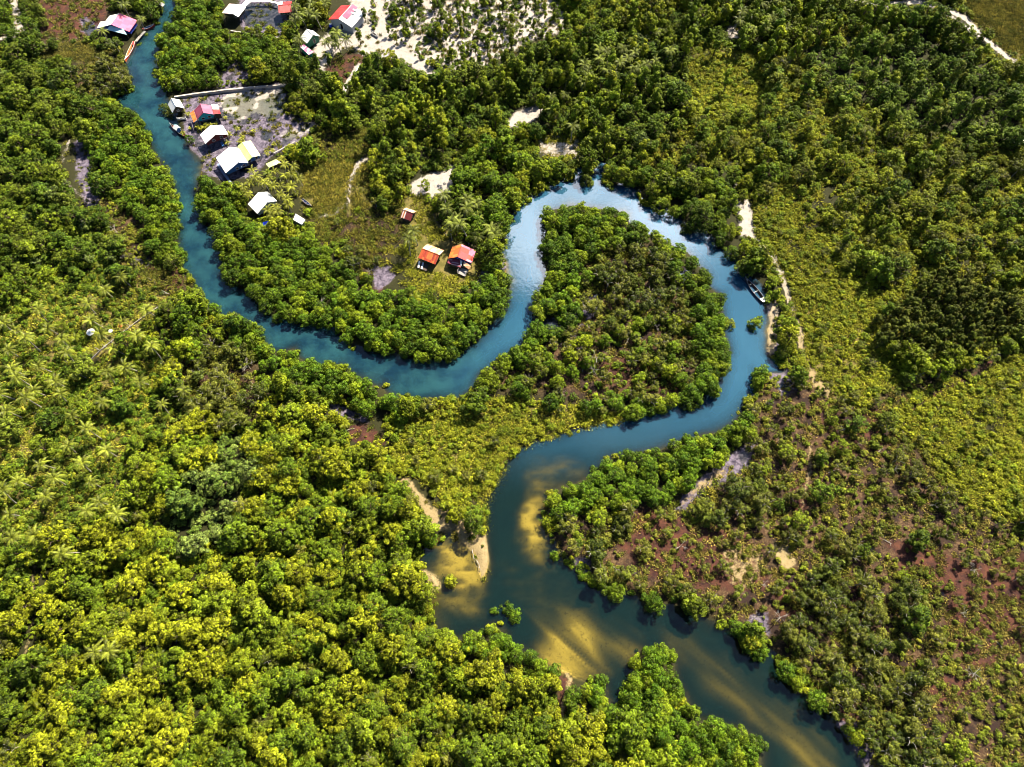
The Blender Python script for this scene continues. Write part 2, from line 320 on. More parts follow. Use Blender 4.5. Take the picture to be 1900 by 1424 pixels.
bar_m = masks([
 (1, [(1004,905),(977,925),(957,955),(958,989),(977,1018),(1017,1040),(1022,1016),(1006,982),(1001,942)]),
 (.30, [(920,1000),(960,1040),(1040,1080),(1120,1120),(1180,1140),(1120,1180),(1040,1140),(960,1130),(920,1080)]),
 (.55, [(965,870),(1000,848),(1080,850),(1090,872),(1040,892),(1008,915),(985,920),(975,890)]),
 (.5, [(965,1000),(1020,1030),(1060,1060),(1040,1070),(990,1050)]),
 (.95, [(830,995),(862,1010),(890,1033),(892,1082),(860,1092),(835,1075),(800,1045),(812,1012)]),
 (.62, [(800,1100),(850,1085),(900,1090),(915,1110),(900,1150),(830,1165),(805,1140)]),
 (.85, [(1030,1160),(1070,1160),(1105,1195),(1112,1250),(1060,1250),(1010,1225),(1005,1190)]),
 (.5, [(985,1130),(1060,1120),(1130,1180),(1190,1150),(1190,1200),(1140,1250),(1100,1250),(990,1200)]),
 (.55, [(1195,1150),(1300,1165),(1390,1230),(1480,1310),(1600,1440),(1480,1440),(1410,1350),(1310,1290),(1270,1220)]),
 (.35, [(960,430),(985,440),(985,480),(975,570),(965,570),(960,500)]), (.35, [(900,640),(935,600),(945,610),(915,640)]),
 (.3, [(620,655),(760,690),(850,690),(840,705),(740,705),(640,670)]), (.3, [(350,470),(395,480),(400,510),(360,500)]),
 (.45, [(1030,345),(1120,360),(1200,395),(1180,400),(1100,372),(1010,375)]), (.6, [(1405,590),(1430,600),(1428,660),(1410,640)]),
 (.4, [(880,470),(945,440),(960,520),(950,560)]), (.5, [(320,205),(345,268),(390,320),(352,330),(330,260)]),
], 7, .6)

rif_m = blur(inside([(1352,600),(1392,600),(1398,670),(1380,740),(1350,760),(1355,690)]), 8)
# ------------------------------------------------------------------ terrain
def axis(a, b, s, far):
    core = np.arange(a, b + s / 2, s)
    ex = np.array([10, 25, 60, 140, 320, 800, far])
    return np.concatenate([a - ex[::-1], core, b + ex])
GS = 0.6
gx = axis(-240, 240, GS, 2500); gy = axis(-40, 290, GS, 2500)
GX, GY = np.meshgrid(gx, gy)                          # rows: y
gpx, gpy, _ = proj(GX, GY, 0.0)
rp = np.array([at(x, y)[:2] for x, y in RIVER])
near = samp(blur(river_m, 14), gpx, gpy) > 0.0005
inr = samp(river_m, gpx, gpy) & (np.abs(gpx - 950) < 960) & (gpy < 1440)
sd = np.full(GX.shape, -50.0)
q = np.stack([GX[near], GY[near]], 1); dmin = np.full(len(q), 1e9)
a = rp; b = np.roll(rp, -1, 0)
for i in range(len(a)):
    ab = b[i] - a[i]; L = ab @ ab + 1e-9
    t = np.clip(((q - a[i]) @ ab) / L, 0, 1)
    d = q - a[i] - t[:, None] * ab
    dmin = np.minimum(dmin, (d * d).sum(1))
dd = np.sqrt(dmin)
ins = inside([tuple(p) for p in rp], q[:, 0], q[:, 1])
sd[near] = np.where(ins, dd, -dd)
sd += (fbm(GX, GY, 3.0, 3) - 0.5) * 1.3 + 1.9 * (1 - samp(sand_m, gpx, gpy)) * (1 - np.clip(2 * samp(mud_m, gpx, gpy), 0, 1))
n1 = fbm(GX, GY, 9, 21); n2 = fbm(GX, GY, 2.2, 33)
land = 0.55 + (n1 - 0.5) * 0.5 + (n2 - 0.5) * 0.16
land = np.maximum(land, 0.28)
muda = samp(mud_m, gpx, gpy); poola = samp(pool_m, gpx, gpy); bara = samp(bar_m, gpx, gpy)
land = land * (1 - muda) + muda * (0.05 + (fbm(GX, GY, 6, 71) - 0.5) * 0.34 + (n2 - .5) * 0.08)
land = land * (1 - np.minimum(1, poola * 1.4)) + np.minimum(1, poola * 1.4) * -0.12
ang = radians(-42); ca, sa = cos(ang), sin(ang)
str1 = fbm((GX * ca + GY * sa) / 9, (-GX * sa + GY * ca) / 1.1, 1.4, 44, 2)
rip = fbm(GX / 2.4, GY / 1.1, 1.3, 57, 3)
barv = np.clip(bara * (0.35 + 1.5 * np.where(gpy > 1130, str1, rip)), 0, 1)
bed = -np.minimum(1.7, 0.42 * np.maximum(sd, 0))
bed = bed * (1 - barv) + barv * np.maximum(bed, -0.10 - 0.34 * (1 - bara))
t = sstep(sd, -2.2, 0)
GZ = np.where(sd > 0, bed, land * (1 - t) + t * 0.02)
def gz(x, y):
    j = np.clip(np.searchsorted(gx, x), 0, len(gx) - 1); i = np.clip(np.searchsorted(gy, y), 0, len(gy) - 1)
    return GZ[i, j]

def mesh_np(name, V, Fc, mat_idx=None, smooth=False):
    me = bpy.data.meshes.new(name)
    V = np.ascontiguousarray(V, np.float32); Fc = np.ascontiguousarray(Fc, np.int32)
    k = Fc.shape[1]
    me.vertices.add(len(V)); me.vertices.foreach_set('co', V.ravel())
    me.loops.add(Fc.size); me.loops.foreach_set('vertex_index', Fc.ravel())
    me.polygons.add(len(Fc)); me.polygons.foreach_set('loop_start', np.arange(0, Fc.size, k, dtype=np.int32))
    if mat_idx is not None: me.polygons.foreach_set('material_index', np.ascontiguousarray(mat_idx, np.int32))
    if smooth: me.polygons.foreach_set('use_smooth', np.ones(len(Fc), bool))
    me.update(calc_edges=True)
    return me
def add_attr(me, name, vals, dom='POINT', typ='FLOAT'):
    a = me.attributes.new(name, typ, dom)
    a.data.foreach_set('vector' if typ == 'FLOAT_VECTOR' else 'value', np.ascontiguousarray(vals, np.int32 if typ == 'INT' else np.float32).ravel())
def link(o, parent=None):
    COL.objects.link(o)
    if parent is not None: o.parent = parent
    return o
def tag(o, label=None, cat=None, group=None, kind=None):
    if label: o['label'] = label
    if cat: o['category'] = cat
    if group: o['group'] = group
    if kind: o['kind'] = kind
    return o

# ------------------------------------------------------------------ material helpers
def new_mat(name):
    m = bpy.data.materials.new(name); m.use_nodes = True; m.node_tree.nodes.clear(); return m, m.node_tree
def L(nt, a, b): nt.links.new(a, b)
def attr(nt, name, kind='GEOMETRY'):
    n = N(nt, 'ShaderNodeAttribute'); n.attribute_name = name; n.attribute_type = kind; return n
def noise(nt, vec, scale, detail=3, rough=.55):
    n = N(nt, 'ShaderNodeTexNoise'); n.inputs['Scale'].default_value = scale; n.inputs['Detail'].default_value = detail; n.inputs['Roughness'].default_value = rough
    if vec is not None: L(nt, vec, n.inputs['Vector'])
    return n
def mixc(nt, fac, a, b, blend='MIX'):
    n = N(nt, 'ShaderNodeMix', data_type='RGBA', blend_type=blend)
    for s, v in (('Factor', fac), ('A', a), ('B', b)):
        if hasattr(v, 'is_linked'): L(nt, v, n.inputs[s])
        elif s == 'Factor': n.inputs[s].default_value = v
        else: n.inputs[s].default_value = (*v, 1)
    return n.outputs['Result']
def mth(nt, op, a, b=None, clamp=False):
    n = N(nt, 'ShaderNodeMath', operation=op, use_clamp=clamp)
    for i, v in enumerate((a, b)):
        if v is None: continue
        if hasattr(v, 'is_linked'): L(nt, v, n.inputs[i])
        else: n.inputs[i].default_value = v
    return n.outputs[0]
def mrange(nt, v, a, b, c=0, d=1):
    n = N(nt, 'ShaderNodeMapRange', interpolation_type='SMOOTHSTEP'); L(nt, v, n.inputs[0])
    for i, x in enumerate((a, b, c, d)): n.inputs[i + 1].default_value = x
    return n.outputs[0]
def out(nt, sh):
    o = N(nt, 'ShaderNodeOutputMaterial'); L(nt, sh, o.inputs[0])
def princ(nt, col, rough=.8, spec=.3, normal=None, metal=0):
    p = N(nt, 'ShaderNodeBsdfPrincipled')
    if hasattr(col, 'is_linked'): L(nt, col, p.inputs['Base Color'])
    else: p.inputs['Base Color'].default_value = (*col, 1)
    if hasattr(rough, 'is_linked'): L(nt, rough, p.inputs['Roughness'])
    else: p.inputs['Roughness'].default_value = rough
    p.inputs['Specular IOR Level'].default_value = spec; p.inputs['Metallic'].default_value = metal
    if normal is not None: L(nt, normal, p.inputs['Normal'])
    return p.outputs[0]
def bump(nt, h, s=.5, d=.1):
    b = N(nt, 'ShaderNodeBump'); b.inputs['Strength'].default_value = s; b.inputs['Distance'].default_value = d; L(nt, h, b.inputs['Height']); return b.outputs[0]

# ground
gm, nt = new_mat('ground')
geo = N(nt, 'ShaderNodeNewGeometry'); P = geo.outputs['Position']
nA = noise(nt, P, .35, 5, .65).outputs['Fac']; nB = noise(nt, P, 2.2, 4, .7).outputs['Fac']; nC = noise(nt, P, .09, 3).outputs['Fac']
c = mixc(nt, nB, (.008, .010, .003), (.030, .028, .008))
nM = mth(nt, 'ADD', mth(nt, 'MULTIPLY', noise(nt, P, .22, 6, .7).outputs['Fac'], .6), mth(nt, 'MULTIPLY', noise(nt, P, 1.3, 5, .75).outputs['Fac'], .4))
def layer(c, name, ca, cb, lo=.32, hi=.72, k=2.6, nz=None):
    a_ = attr(nt, name).outputs['Fac']
    f = mrange(nt, mth(nt, 'ADD', mth(nt, 'MULTIPLY', a_, 1.0), mth(nt, 'MULTIPLY', mth(nt, 'SUBTRACT', nM, .5), k)), lo, hi)
    return mixc(nt, f, c, mixc(nt, mrange(nt, nz or nA, .34, .66), ca, cb))
nD = noise(nt, P, .28, 6, .72).outputs['Fac']
soil = mixc(nt, mrange(nt, nD, .42, .58), (.020, .010, .009), mixc(nt, mrange(nt, nB, .42, .68), (.050, .024, .014), (.13, .085, .042)))
c = mixc(nt, mth(nt, 'MULTIPLY', attr(nt, 'scrubsoil').outputs['Fac'], .9), c, soil)
c = layer(c, 'grass', (.060, .058, .012), (.155, .120, .036))
c = layer(c, 'red', (.022, .009, .009), (.080, .030, .018), nz=noise(nt, P, .6, 6, .75).outputs['Fac'])
c = layer(c, 'mud', (.030, .024, .040), (.15, .125, .165), nz=noise(nt, P, .8, 5, .7).outputs['Fac'])  # mud colour, tinted blue-purple to carry the sky's sheen on the wet
nS = noise(nt, P, .9, 6, .75).outputs['Fac']
sa = attr(nt, 'sand').outputs['Fac']; tan_ = attr(nt, 'tan').outputs['Fac']
sc_ = mixc(nt, tan_, mixc(nt, nS, (.13, .10, .08), (.42, .385, .355)), mixc(nt, nS, (.09, .06, .028), (.34, .26, .13)))
sf = mrange(nt, mth(nt, 'ADD', sa, mth(nt, 'MULTIPLY', mth(nt, 'SUBTRACT', nS, .5), 1.3)), .24, .6)
c = mixc(nt, sf, c, sc_)
c = mixc(nt, mrange(nt, noise(nt, P, 6, 2).outputs['Fac'], .62, .70), c, (.03, .028, .012))   # litter and pebbles
bedf = attr(nt, 'bed').outputs['Fac']; wet = attr(nt, 'under').outputs['Fac']
bedc = mixc(nt, mrange(nt, bedf, .05, .8), (.03, .03, .014), (.52, .36, .055))
bedc = mixc(nt, mth(nt, 'MULTIPLY', mrange(nt, noise(nt, P, 1.1, 5, .7).outputs['Fac'], .52, .7), .55), bedc, (.10, .07, .02))
c = mixc(nt, wet, c, bedc)
out(nt, princ(nt, c, .9, .15, bump(nt, nB, .6, .15)))
V = np.stack([GX.ravel(), GY.ravel(), GZ.ravel()], 1)
ny, nx = GX.shape
idx = np.arange(nx * ny).reshape(ny, nx)
Q = np.stack([idx[:-1, :-1], idx[:-1, 1:], idx[1:, 1:], idx[1:, :-1]], -1).reshape(-1, 4)
me = mesh_np('ground', V, Q, smooth=True); me.materials.append(gm)
for nme, arr in (('sand', samp(sand_m, gpx, gpy)), ('mud', muda), ('red', samp(red_m, gpx, gpy)), ('grass', samp(grass_m, gpx, gpy)), ('bed', barv), ('under', sstep(sd, -.6, .3)), ('tan', sstep(gpy, 420, 700)), ('scrubsoil', samp(soil_m, gpx, gpy))):
    add_attr(me, nme, arr.ravel())
tag(link(bpy.data.objects.new('ground', me)), kind='structure')

# water: clear in the shallows, silty and opaque where deep
wm, nt = new_mat('river_water')
geo = N(nt, 'ShaderNodeNewGeometry'); P = geo.outputs['Position']
dep = attr(nt, 'depth').outputs['Fac']; dn = attr(nt, 'reach').outputs['Fac']
big = noise(nt, P, .05, 4, .6).outputs['Fac']
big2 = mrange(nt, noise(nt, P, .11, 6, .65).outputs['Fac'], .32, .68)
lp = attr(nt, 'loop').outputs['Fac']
body = mixc(nt, dn, mixc(nt, lp, mixc(nt, big2, (.003, .018, .034), (.015, .060, .070)), mixc(nt, big, (.012, .055, .105), (.026, .090, .150))), mixc(nt, big, (.0012, .0075, .0085), (.0045, .014, .010)))  # brighter blue in the loop, darker downstream: sky reflection put into body colour
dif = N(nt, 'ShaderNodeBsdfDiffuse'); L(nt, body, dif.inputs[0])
trn = N(nt, 'ShaderNodeBsdfTransparent'); trn.inputs[0].default_value = (.90, .93, .88, 1)
alpha = mth(nt, 'SUBTRACT', 1.0, mth(nt, 'POWER', 2.718, mth(nt, 'MULTIPLY', dep, -1.3)))
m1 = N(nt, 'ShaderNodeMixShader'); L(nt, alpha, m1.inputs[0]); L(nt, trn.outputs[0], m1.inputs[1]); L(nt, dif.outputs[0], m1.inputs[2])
wv = noise(nt, P, .9, 2, .5).outputs['Fac']; wv2 = noise(nt, P, 5.5, 2, .5).outputs['Fac']
bp = bump(nt, mth(nt, 'ADD', wv, mth(nt, 'MULTIPLY', wv2, .10)), 1.0, .013)
L(nt, mth(nt, 'ADD', .011, mth(nt, 'MULTIPLY', attr(nt, 'riffle').outputs['Fac'], .05)), bp.node.inputs['Distance'])
gl = N(nt, 'ShaderNodeBsdfGlossy'); gl.inputs['Roughness'].default_value = .010; L(nt, bp, gl.inputs['Normal'])
fr = N(nt, 'ShaderNodeFresnel'); fr.inputs['IOR'].default_value = 1.45; L(nt, bp, fr.inputs['Normal'])
m2 = N(nt, 'ShaderNodeMixShader'); L(nt, mth(nt, 'MULTIPLY', fr.outputs[0], 1.5, True), m2.inputs[0]); L(nt, m1.outputs[0], m2.inputs[1]); L(nt, gl.outputs[0], m2.inputs[2])
out(nt, m2.outputs[0])
zc = GZ.ravel()[Q].min(1); core = (GX.ravel()[Q].max(1) < 242) & (GX.ravel()[Q].min(1) > -242) & (GY.ravel()[Q].max(1) < 292) & (GY.ravel()[Q].min(1) > -42)
nearr = sd.ravel()[Q].max(1) > -1.5
def water(name, sel):
    fq = Q[sel]; u, inv = np.unique(fq, return_inverse=True)
    v = V[u].copy(); v[:, 2] = 0
    me = mesh_np(name, v, inv.reshape(fq.shape), smooth=True); me.materials.append(wm)
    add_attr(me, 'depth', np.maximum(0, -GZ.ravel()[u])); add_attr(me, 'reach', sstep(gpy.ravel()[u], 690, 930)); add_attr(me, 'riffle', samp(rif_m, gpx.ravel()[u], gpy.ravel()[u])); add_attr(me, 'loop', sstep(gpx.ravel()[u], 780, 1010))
    tag(link(bpy.data.objects.new(name, me)), kind='structure')
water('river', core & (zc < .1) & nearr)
water('tidal_pool_water', core & (zc < .02) & ~nearr)

# ------------------------------------------------------------------ plain solid helper
class MB:
    def __init__(s): s.v = []; s.f = []; s.m = []
    def add(s, verts, faces, m=0):
        o = len(s.v); s.v += [tuple(map(float, p)) for p in verts]; s.f += [tuple(i + o for i in f) for f in faces]; s.m += [m] * len(faces)
    def box(s, c, d, rz=0, m=0, tilt=None):
        c = np.array(c, float); hx, hy, hz = np.array(d) / 2
        P = []
        for z in (-hz, hz):
            for x, y in ((-hx, -hy), (hx, -hy), (hx, hy), (-hx, hy)):
                P.append((c[0] + x * cos(rz) - y * sin(rz), c[1] + x * sin(rz) + y * cos(rz), c[2] + z + (tilt or 0) * x))
        s.add(P, [(3, 2, 1, 0), (4, 5, 6, 7), (0, 1, 5, 4), (1, 2, 6, 5), (2, 3, 7, 6), (3, 0, 4, 7)], m)
    def tube(s, pts, rad, n=6, m=0):
        pts = [np.array(p, float) for p in pts]; rings = []
        for i, p in enumerate(pts):
            d = pts[min(i + 1, len(pts) - 1)] - pts[max(i - 1, 0)]; d /= np.linalg.norm(d) + 1e-9
            u = np.cross(d, (0, 0, 1) if abs(d[2]) < .9 else (1, 0, 0)); u /= np.linalg.norm(u); w = np.cross(d, u)
            rings.append([p + rad[i] * (cos(2 * pi * k / n) * u + sin(2 * pi * k / n) * w) for k in range(n)])
        V = [q for r in rings for q in r]; Fc = []
        for i in range(len(pts) - 1):
            for k in range(n): Fc.append((i * n + k, i * n + (k + 1) % n, (i + 1) * n + (k + 1) % n, (i + 1) * n + k))
        Fc += [tuple(range(n)), tuple((len(pts) - 1) * n + k for k in range(n))]
        s.add(V, Fc, m)
    def slab(s, quad, th, m=0, m2=None):
        """a sheet of thickness th under four corner points (counter-clockwise from above)"""
        q = [np.array(p, float) for p in quad]; n = np.cross(q[1] - q[0], q[3] - q[0]); n /= np.linalg.norm(n) + 1e-9
        if n[2] < 0: n = -n; q = q[::-1]
        b = [p - n * th for p in q]
        s.add(q + b, [(0, 1, 2, 3)], m)
        s.add(q + b, [(7, 6, 5, 4), (0, 4, 5, 1), (1, 5, 6, 2), (2, 6, 7, 3), (3, 7, 4, 0)], m if m2 is None else m2)
    def mesh(s, name, mats):
        me = bpy.data.meshes.new(name); me.from_pydata(s.v, [], s.f)
        for m in (mats if isinstance(mats, (list, tuple)) else [mats]): me.materials.append(m)
        me.polygons.foreach_set('material_index', s.m); me.update(); return me
    def build(s, name, mats, parent=None):
        return link(bpy.data.objects.new(name, s.mesh(name, mats)), parent)
def empty(name, loc=(0, 0, 0), rz=0):
    o = bpy.data.objects.new(name, None); o.location = loc; o.rotation_euler = (0, 0, rz); o.empty_display_size = .3
    return link(o)

# ------------------------------------------------------------------ foliage
def leaf_mat(name, translu=.14, rough=.6, spec=.12):
    m, nt = new_mat(name)
    t_ = attr(nt, 'tint', 'INSTANCER').outputs['Color']; v_ = attr(nt, 'var').outputs['Fac']
    w_ = attr(nt, 'warm').outputs['Fac']
    c = mixc(nt, 1.0, t_, t_, 'MIX')
    sc = N(nt, 'ShaderNodeVectorMath', operation='SCALE'); L(nt, t_, sc.inputs[0]); L(nt, mth(nt, 'ADD', .16, mth(nt, 'MULTIPLY', mth(nt, 'POWER', v_, 1.7), 2.3)), sc.inputs['Scale'])
    c = mixc(nt, mth(nt, 'MULTIPLY', w_, .45), sc.outputs[0], (.20, .235, .012))
    p = princ(nt, c, rough, spec)
    tr = N(nt, 'ShaderNodeBsdfTranslucent'); L(nt, c, tr.inputs[0])
    mx = N(nt, 'ShaderNodeMixShader'); mx.inputs[0].default_value = translu; L(nt, p, mx.inputs[1]); L(nt, tr.outputs[0], mx.inputs[2])
    out(nt, mx.outputs[0]); return m
LEAF = leaf_mat('tree_leaves'); LEAF_DRY = leaf_mat('paperbark_leaves', .2, .6, .2); FROND = leaf_mat('palm_fronds', .22, .5, .2)
def bark_mat(name, a, b):
    m, nt = new_mat(name); P = N(nt, 'ShaderNodeTexCoord').outputs['Object']
    out(nt, princ(nt, mixc(nt, noise(nt, P, 5, 4).outputs['Fac'], a, b), .85, .2)); return m
BARK = bark_mat('brown_bark', (.05, .035, .022), (.14, .10, .07)); PALE = bark_mat('bleached_bark', (.16, .14, .115), (.33, .30, .27))

def leaf_quads(rng, lobes, n, size, asp=.6, up=.25, low=-.35):
    """small leaf-clump faces spread through the skin of a set of lobes (x, y, z, rx, ry, rz)"""
    lb = np.array(lobes, float); w = lb[:, 3] * lb[:, 4]; w /= w.sum()
    k = rng.choice(len(lb), n * 2, p=w)
    d = rng.normal(size=(n * 2, 3)); d /= np.linalg.norm(d, axis=1)[:, None]
    flip = d[:, 2] < low; d[flip, 2] *= -1
    r = .62 + .42 * rng.rand(n * 2) ** .6
    p = lb[k, :3] + d * lb[k, 3:] * r[:, None]
    inn = np.zeros(len(p), bool)
    for i in range(len(lb)):
        e = (((p - lb[i, :3]) / lb[i, 3:]) ** 2).sum(1); inn |= (e < .42) & (k != i)
    keep = np.where(~inn)[0][:n]; p = p[keep]; d = d[keep]; k = k[keep]; n = len(p)
    nr = d + .42 * rng.normal(size=(n, 3)) + np.array((0, 0, up)); nr /= np.linalg.norm(nr, axis=1)[:, None]
    a = rng.normal(size=(n, 3)); a -= nr * (a * nr).sum(1)[:, None]; a /= np.linalg.norm(a, axis=1)[:, None]
    b = np.cross(nr, a); s = size * (.6 + .8 * rng.rand(n))[:, None]
    tip = p + a * s * .5 - nr * s * .12; base = p - a * s * .5 - nr * s * .05; l1 = p + b * s * asp * .5; r1 = p - b * s * asp * .5
    V = np.stack([base, l1, tip, r1], 1).reshape(-1, 3); Fc = np.arange(4 * n).reshape(n, 4)
    lv = rng.rand(len(lb)); var = np.clip(.45 * lv[k] + .55 * rng.rand(n) , 0, 1)
    warm = (rng.rand(n) < .25) * rng.rand(n) * .9 + (lv[k] > .78) * .35
    return V, Fc, var, np.clip(warm, 0, 1)
def crown_mesh(name, rng, lobes, n, size, mat, **kw):
    V, Fc, var, warm = leaf_quads(rng, lobes, n, size, **kw)
    me = mesh_np(name, V, Fc); me.materials.append(mat); add_attr(me, 'var', var, 'FACE'); add_attr(me, 'warm', warm, 'FACE')
    return me
def join_stuff(name, parts):
    """one mesh out of trunk and crown for the masses beyond the individual trees"""
    Vs = []; Fs = []; mi = []; va = []; wa = []; mats = []; o = 0
    for me in parts:
        v = np.zeros(len(me.vertices) * 3, np.float32); me.vertices.foreach_get('co', v); v = v.reshape(-1, 3)
        quads = [list(p.vertices) for p in me.polygons if len(p.vertices) == 4]
        f = np.array(quads) + o; Vs.append(v); Fs.append(f); o += len(v); mi.append(np.full(len(f), len(mats))); mats.append(me.materials[0])
        if 'var' in me.attributes:
            x = np.zeros(len(me.polygons), np.float32); me.attributes['var'].data.foreach_get('value', x); va.append(x)
            x = np.zeros(len(me.polygons), np.float32); me.attributes['warm'].data.foreach_get('value', x); wa.append(x)
        else: va.append(np.zeros(len(f))); wa.append(np.zeros(len(f)))
    me = mesh_np(name, np.concatenate(Vs), np.concatenate(Fs), np.concatenate(mi))
    for m in mats: me.materials.append(m)
    add_attr(me, 'var', np.concatenate(va), 'FACE'); add_attr(me, 'warm', np.concatenate(wa), 'FACE'); return me
def trunk_mesh(name, rng, h, r, limbs, mat, spread):
    b = MB(); lean = rng.normal(size=2) * .15
    fork = np.array((lean[0], lean[1], h * .45)); b.tube([(0, 0, -.9), fork * .5 + np.array((.05, 0, 0)), fork], [r * 1.25, r, r * .8])
    for i in range(limbs):
        a = 2 * pi * i / limbs + rng.rand(); e = np.array((cos(a) * spread * (.6 + .5 * rng.rand()), sin(a) * spread * (.6 + .5 * rng.rand()), h * (.75 + .25 * rng.rand())))
        b.tube([fork, (fork + e) / 2 + np.array((0, 0, .15 * h * rng.rand())), e], [r * .6, r * .38, r * .12], 5)
    return b.mesh(name, mat)

FORMS = {}                                            # kind -> list of (trunk mesh, crown mesh, radius, height)
def forms(kind, n, seed, fn):
    FORMS[kind] = [fn(np.random.RandomState(seed + i), i) for i in range(n)]
def dome(rng, R, z0, z1, n, r0, r1, flat=.85, irr=.25):
    """clumps set over an uneven dome, higher towards the middle"""
    ph = rng.rand(3) * 6.28; am = rng.rand(3) * irr; lob = []
    for k in range(n):
        a = k * 2.39996 + rng.rand() * .5; f = math.sqrt((k + .5) / n); f = min(1, f * (.92 + .16 * rng.rand()))
        rr = R * f * (1 + am[0] * sin(a + ph[0]) + am[1] * sin(2 * a + ph[1]) + am[2] * sin(3 * a + ph[2])); s = r0 + (r1 - r0) * rng.rand()
        z = z1 - (z1 - z0) * f ** 2.4 + rng.normal() * .22; lob.append((cos(a) * rr, sin(a) * rr, z, s, s, s * flat))
    return lob
def f_mangrove(rng, i):
    lob = dome(rng, 1.75, 1.5, 3.6, 22 + rng.randint(6), .38, .66)
    for k in range(7):
        a = rng.rand() * 6.28; lob.append((cos(a) * 1.25, sin(a) * 1.25, .9, .75, .75, .7))
    return trunk_mesh('trunk', rng, 3.3, .13, 4, BARK, 1.2), crown_mesh('crown', rng, lob, 1900, .27, LEAF, low=-.15), 2.1, 4.1
def f_forest(rng, i):
    big = i % 3 == 0
    lob = dome(rng, 2.2, 2.4, 4.7 + .5 * (i % 2), 38 + rng.randint(10) if not big else 24, .26 if not big else .42, .55 if not big else .8, .8, .45)
    for k in range(6):
        a = rng.rand() * 6.28; lob.append((cos(a) * 1.4, sin(a) * 1.4, 1.6, .9, .9, .9))
    return trunk_mesh('trunk', rng, 4.4, .17, 5, BARK, 1.6), crown_mesh('crown', rng, lob, 2500, (.36, .25, .31)[i % 3], LEAF, asp=.7, low=-.12), 2.6, 5.0
def f_tall(rng, i):
    lob = []
    for k in range(16):
        z = 2.6 + 6.0 * (k + rng.rand()) / 16; prof = 1.75 * sin(pi * min(.95, max(.08, (z - 1.6) / 8.2))) ** .7; a = rng.rand() * 6.28; rr = prof * .55 * (.5 + .7 * rng.rand()); s = (.6 + .4 * rng.rand()) * max(.6, prof * .62)
        lob.append((cos(a) * rr, sin(a) * rr, z, s, s, s * .95))
    return trunk_mesh('trunk', rng, 7.5, .18, 5, BARK, .9), crown_mesh('crown', rng, lob, 1500, .40, LEAF, up=.1), 2.0, 9.0
def f_scrub(rng, i):
    R = 1.6; lob = []
    m = 11 + rng.randint(6)
    for k in range(m):
        a = rng.rand() * 6.28; rr = R * rng.rand() ** .6; s = .35 + .35 * rng.rand(); lob.append((cos(a) * rr, sin(a) * rr, 2.0 + 1.9 * rng.rand() * (1 - .35 * rr / R), s, s, s * .7))
    return trunk_mesh('trunk', rng, 3.9, .12, 7, PALE, 1.5), crown_mesh('crown', rng, lob, 850, .34, LEAF_DRY, asp=.45, up=.1), 2.0, 4.0
def f_bush(rng, i):
    lob = []
    for k in range(6 + rng.randint(4)):
        a = rng.rand() * 6.28; rr = .62 * rng.rand() ** .5; s = .26 + .24 * rng.rand(); lob.append((cos(a) * rr, sin(a) * rr, .35 + .45 * rng.rand() * (1 - rr), s, s, s * .85))
    b = MB()
    for k in range(4):
        a = rng.rand() * 6.28; b.tube([(0, 0, -.25), (cos(a) * .25, sin(a) * .25, .35), (cos(a) * .45, sin(a) * .45, .75)], [.035, .025, .01], 4)
    return b.mesh('stem', BARK), crown_mesh('crown', rng, lob, 260, .24, LEAF, asp=.6), .95, 1.05
def frond_fan(rng, nf, Lf, droop, wid, z0):
    Vs = []; var = []
    for i in range(nf):
        a = 2 * pi * (i * .382 + .04 * rng.rand()); ring = i / nf; el = radians(62 - 78 * ring) + rng.normal() * .1; LL = Lf * (.8 + .3 * rng.rand()); sg = 11
        p = np.array((0, 0, z0)); hd = np.array((cos(a), sin(a), 0)); sd_ = np.array((-sin(a), cos(a), 0)); pts = []; e = el; roll = rng.normal() * .25
        for k in range(sg + 1):
            pts.append(p.copy()); p = p + (hd * cos(e) + np.array((0, 0, sin(e)))) * LL / sg; e -= droop / sg * (1 + k * .12)
        vf = rng.rand()
        for k in range(1, sg + 1):
            t = k / sg; wl_ = wid * (sin(pi * min(1, .12 + .86 * t)) ** .6) * (1.05 - .45 * t)
            d = pts[k] - pts[k - 1]; seg = np.linalg.norm(d); d /= seg; up = np.cross(sd_, d); up *= -1 if up[2] < 0 else 1
            for s in (-1, 1):
                for h in (0, .5):
                    b0 = pts[k - 1] + d * seg * h; wd = .5 * seg
                    tip = b0 + sd_ * s * wl_ * (.9 + .2 * rng.rand()) + d * wl_ * .55 + up * (-.34 * wl_ + s * roll * wl_ * .5) + np.array((0, 0, -.05))
                    Vs += [b0 - d * wd * .15, b0 + d * wd * .62, tip + d * wd * .22, tip - d * wd * .1]; var.append(np.clip(vf * .6 + .4 * rng.rand(), 0, 1))
    V = np.array(Vs); return V, np.arange(len(V)).reshape(-1, 4), np.array(var)
def f_palm(rng, i):
    h = 6.0 + rng.rand() * 1.2; bx, by = rng.normal(size=2) * .5
    b = MB(); pts = [(bx * t * t, by * t * t, h * t - (.6 if t == 0 else 0)) for t in (0, .2, .4, .6, .8, 1)]; b.tube(pts, [.24, .17, .15, .14, .13, .12], 7)
    V, Fc, var = frond_fan(rng, 17, 3.6, 1.35, .50, h); V += np.array((bx, by, 0))
    me = mesh_np('crown', V, Fc); me.materials.append(FROND); add_attr(me, 'var', var, 'FACE'); add_attr(me, 'warm', (var > .6) * .5, 'FACE')
    return b.mesh('trunk', PALE), me, 3.4, h
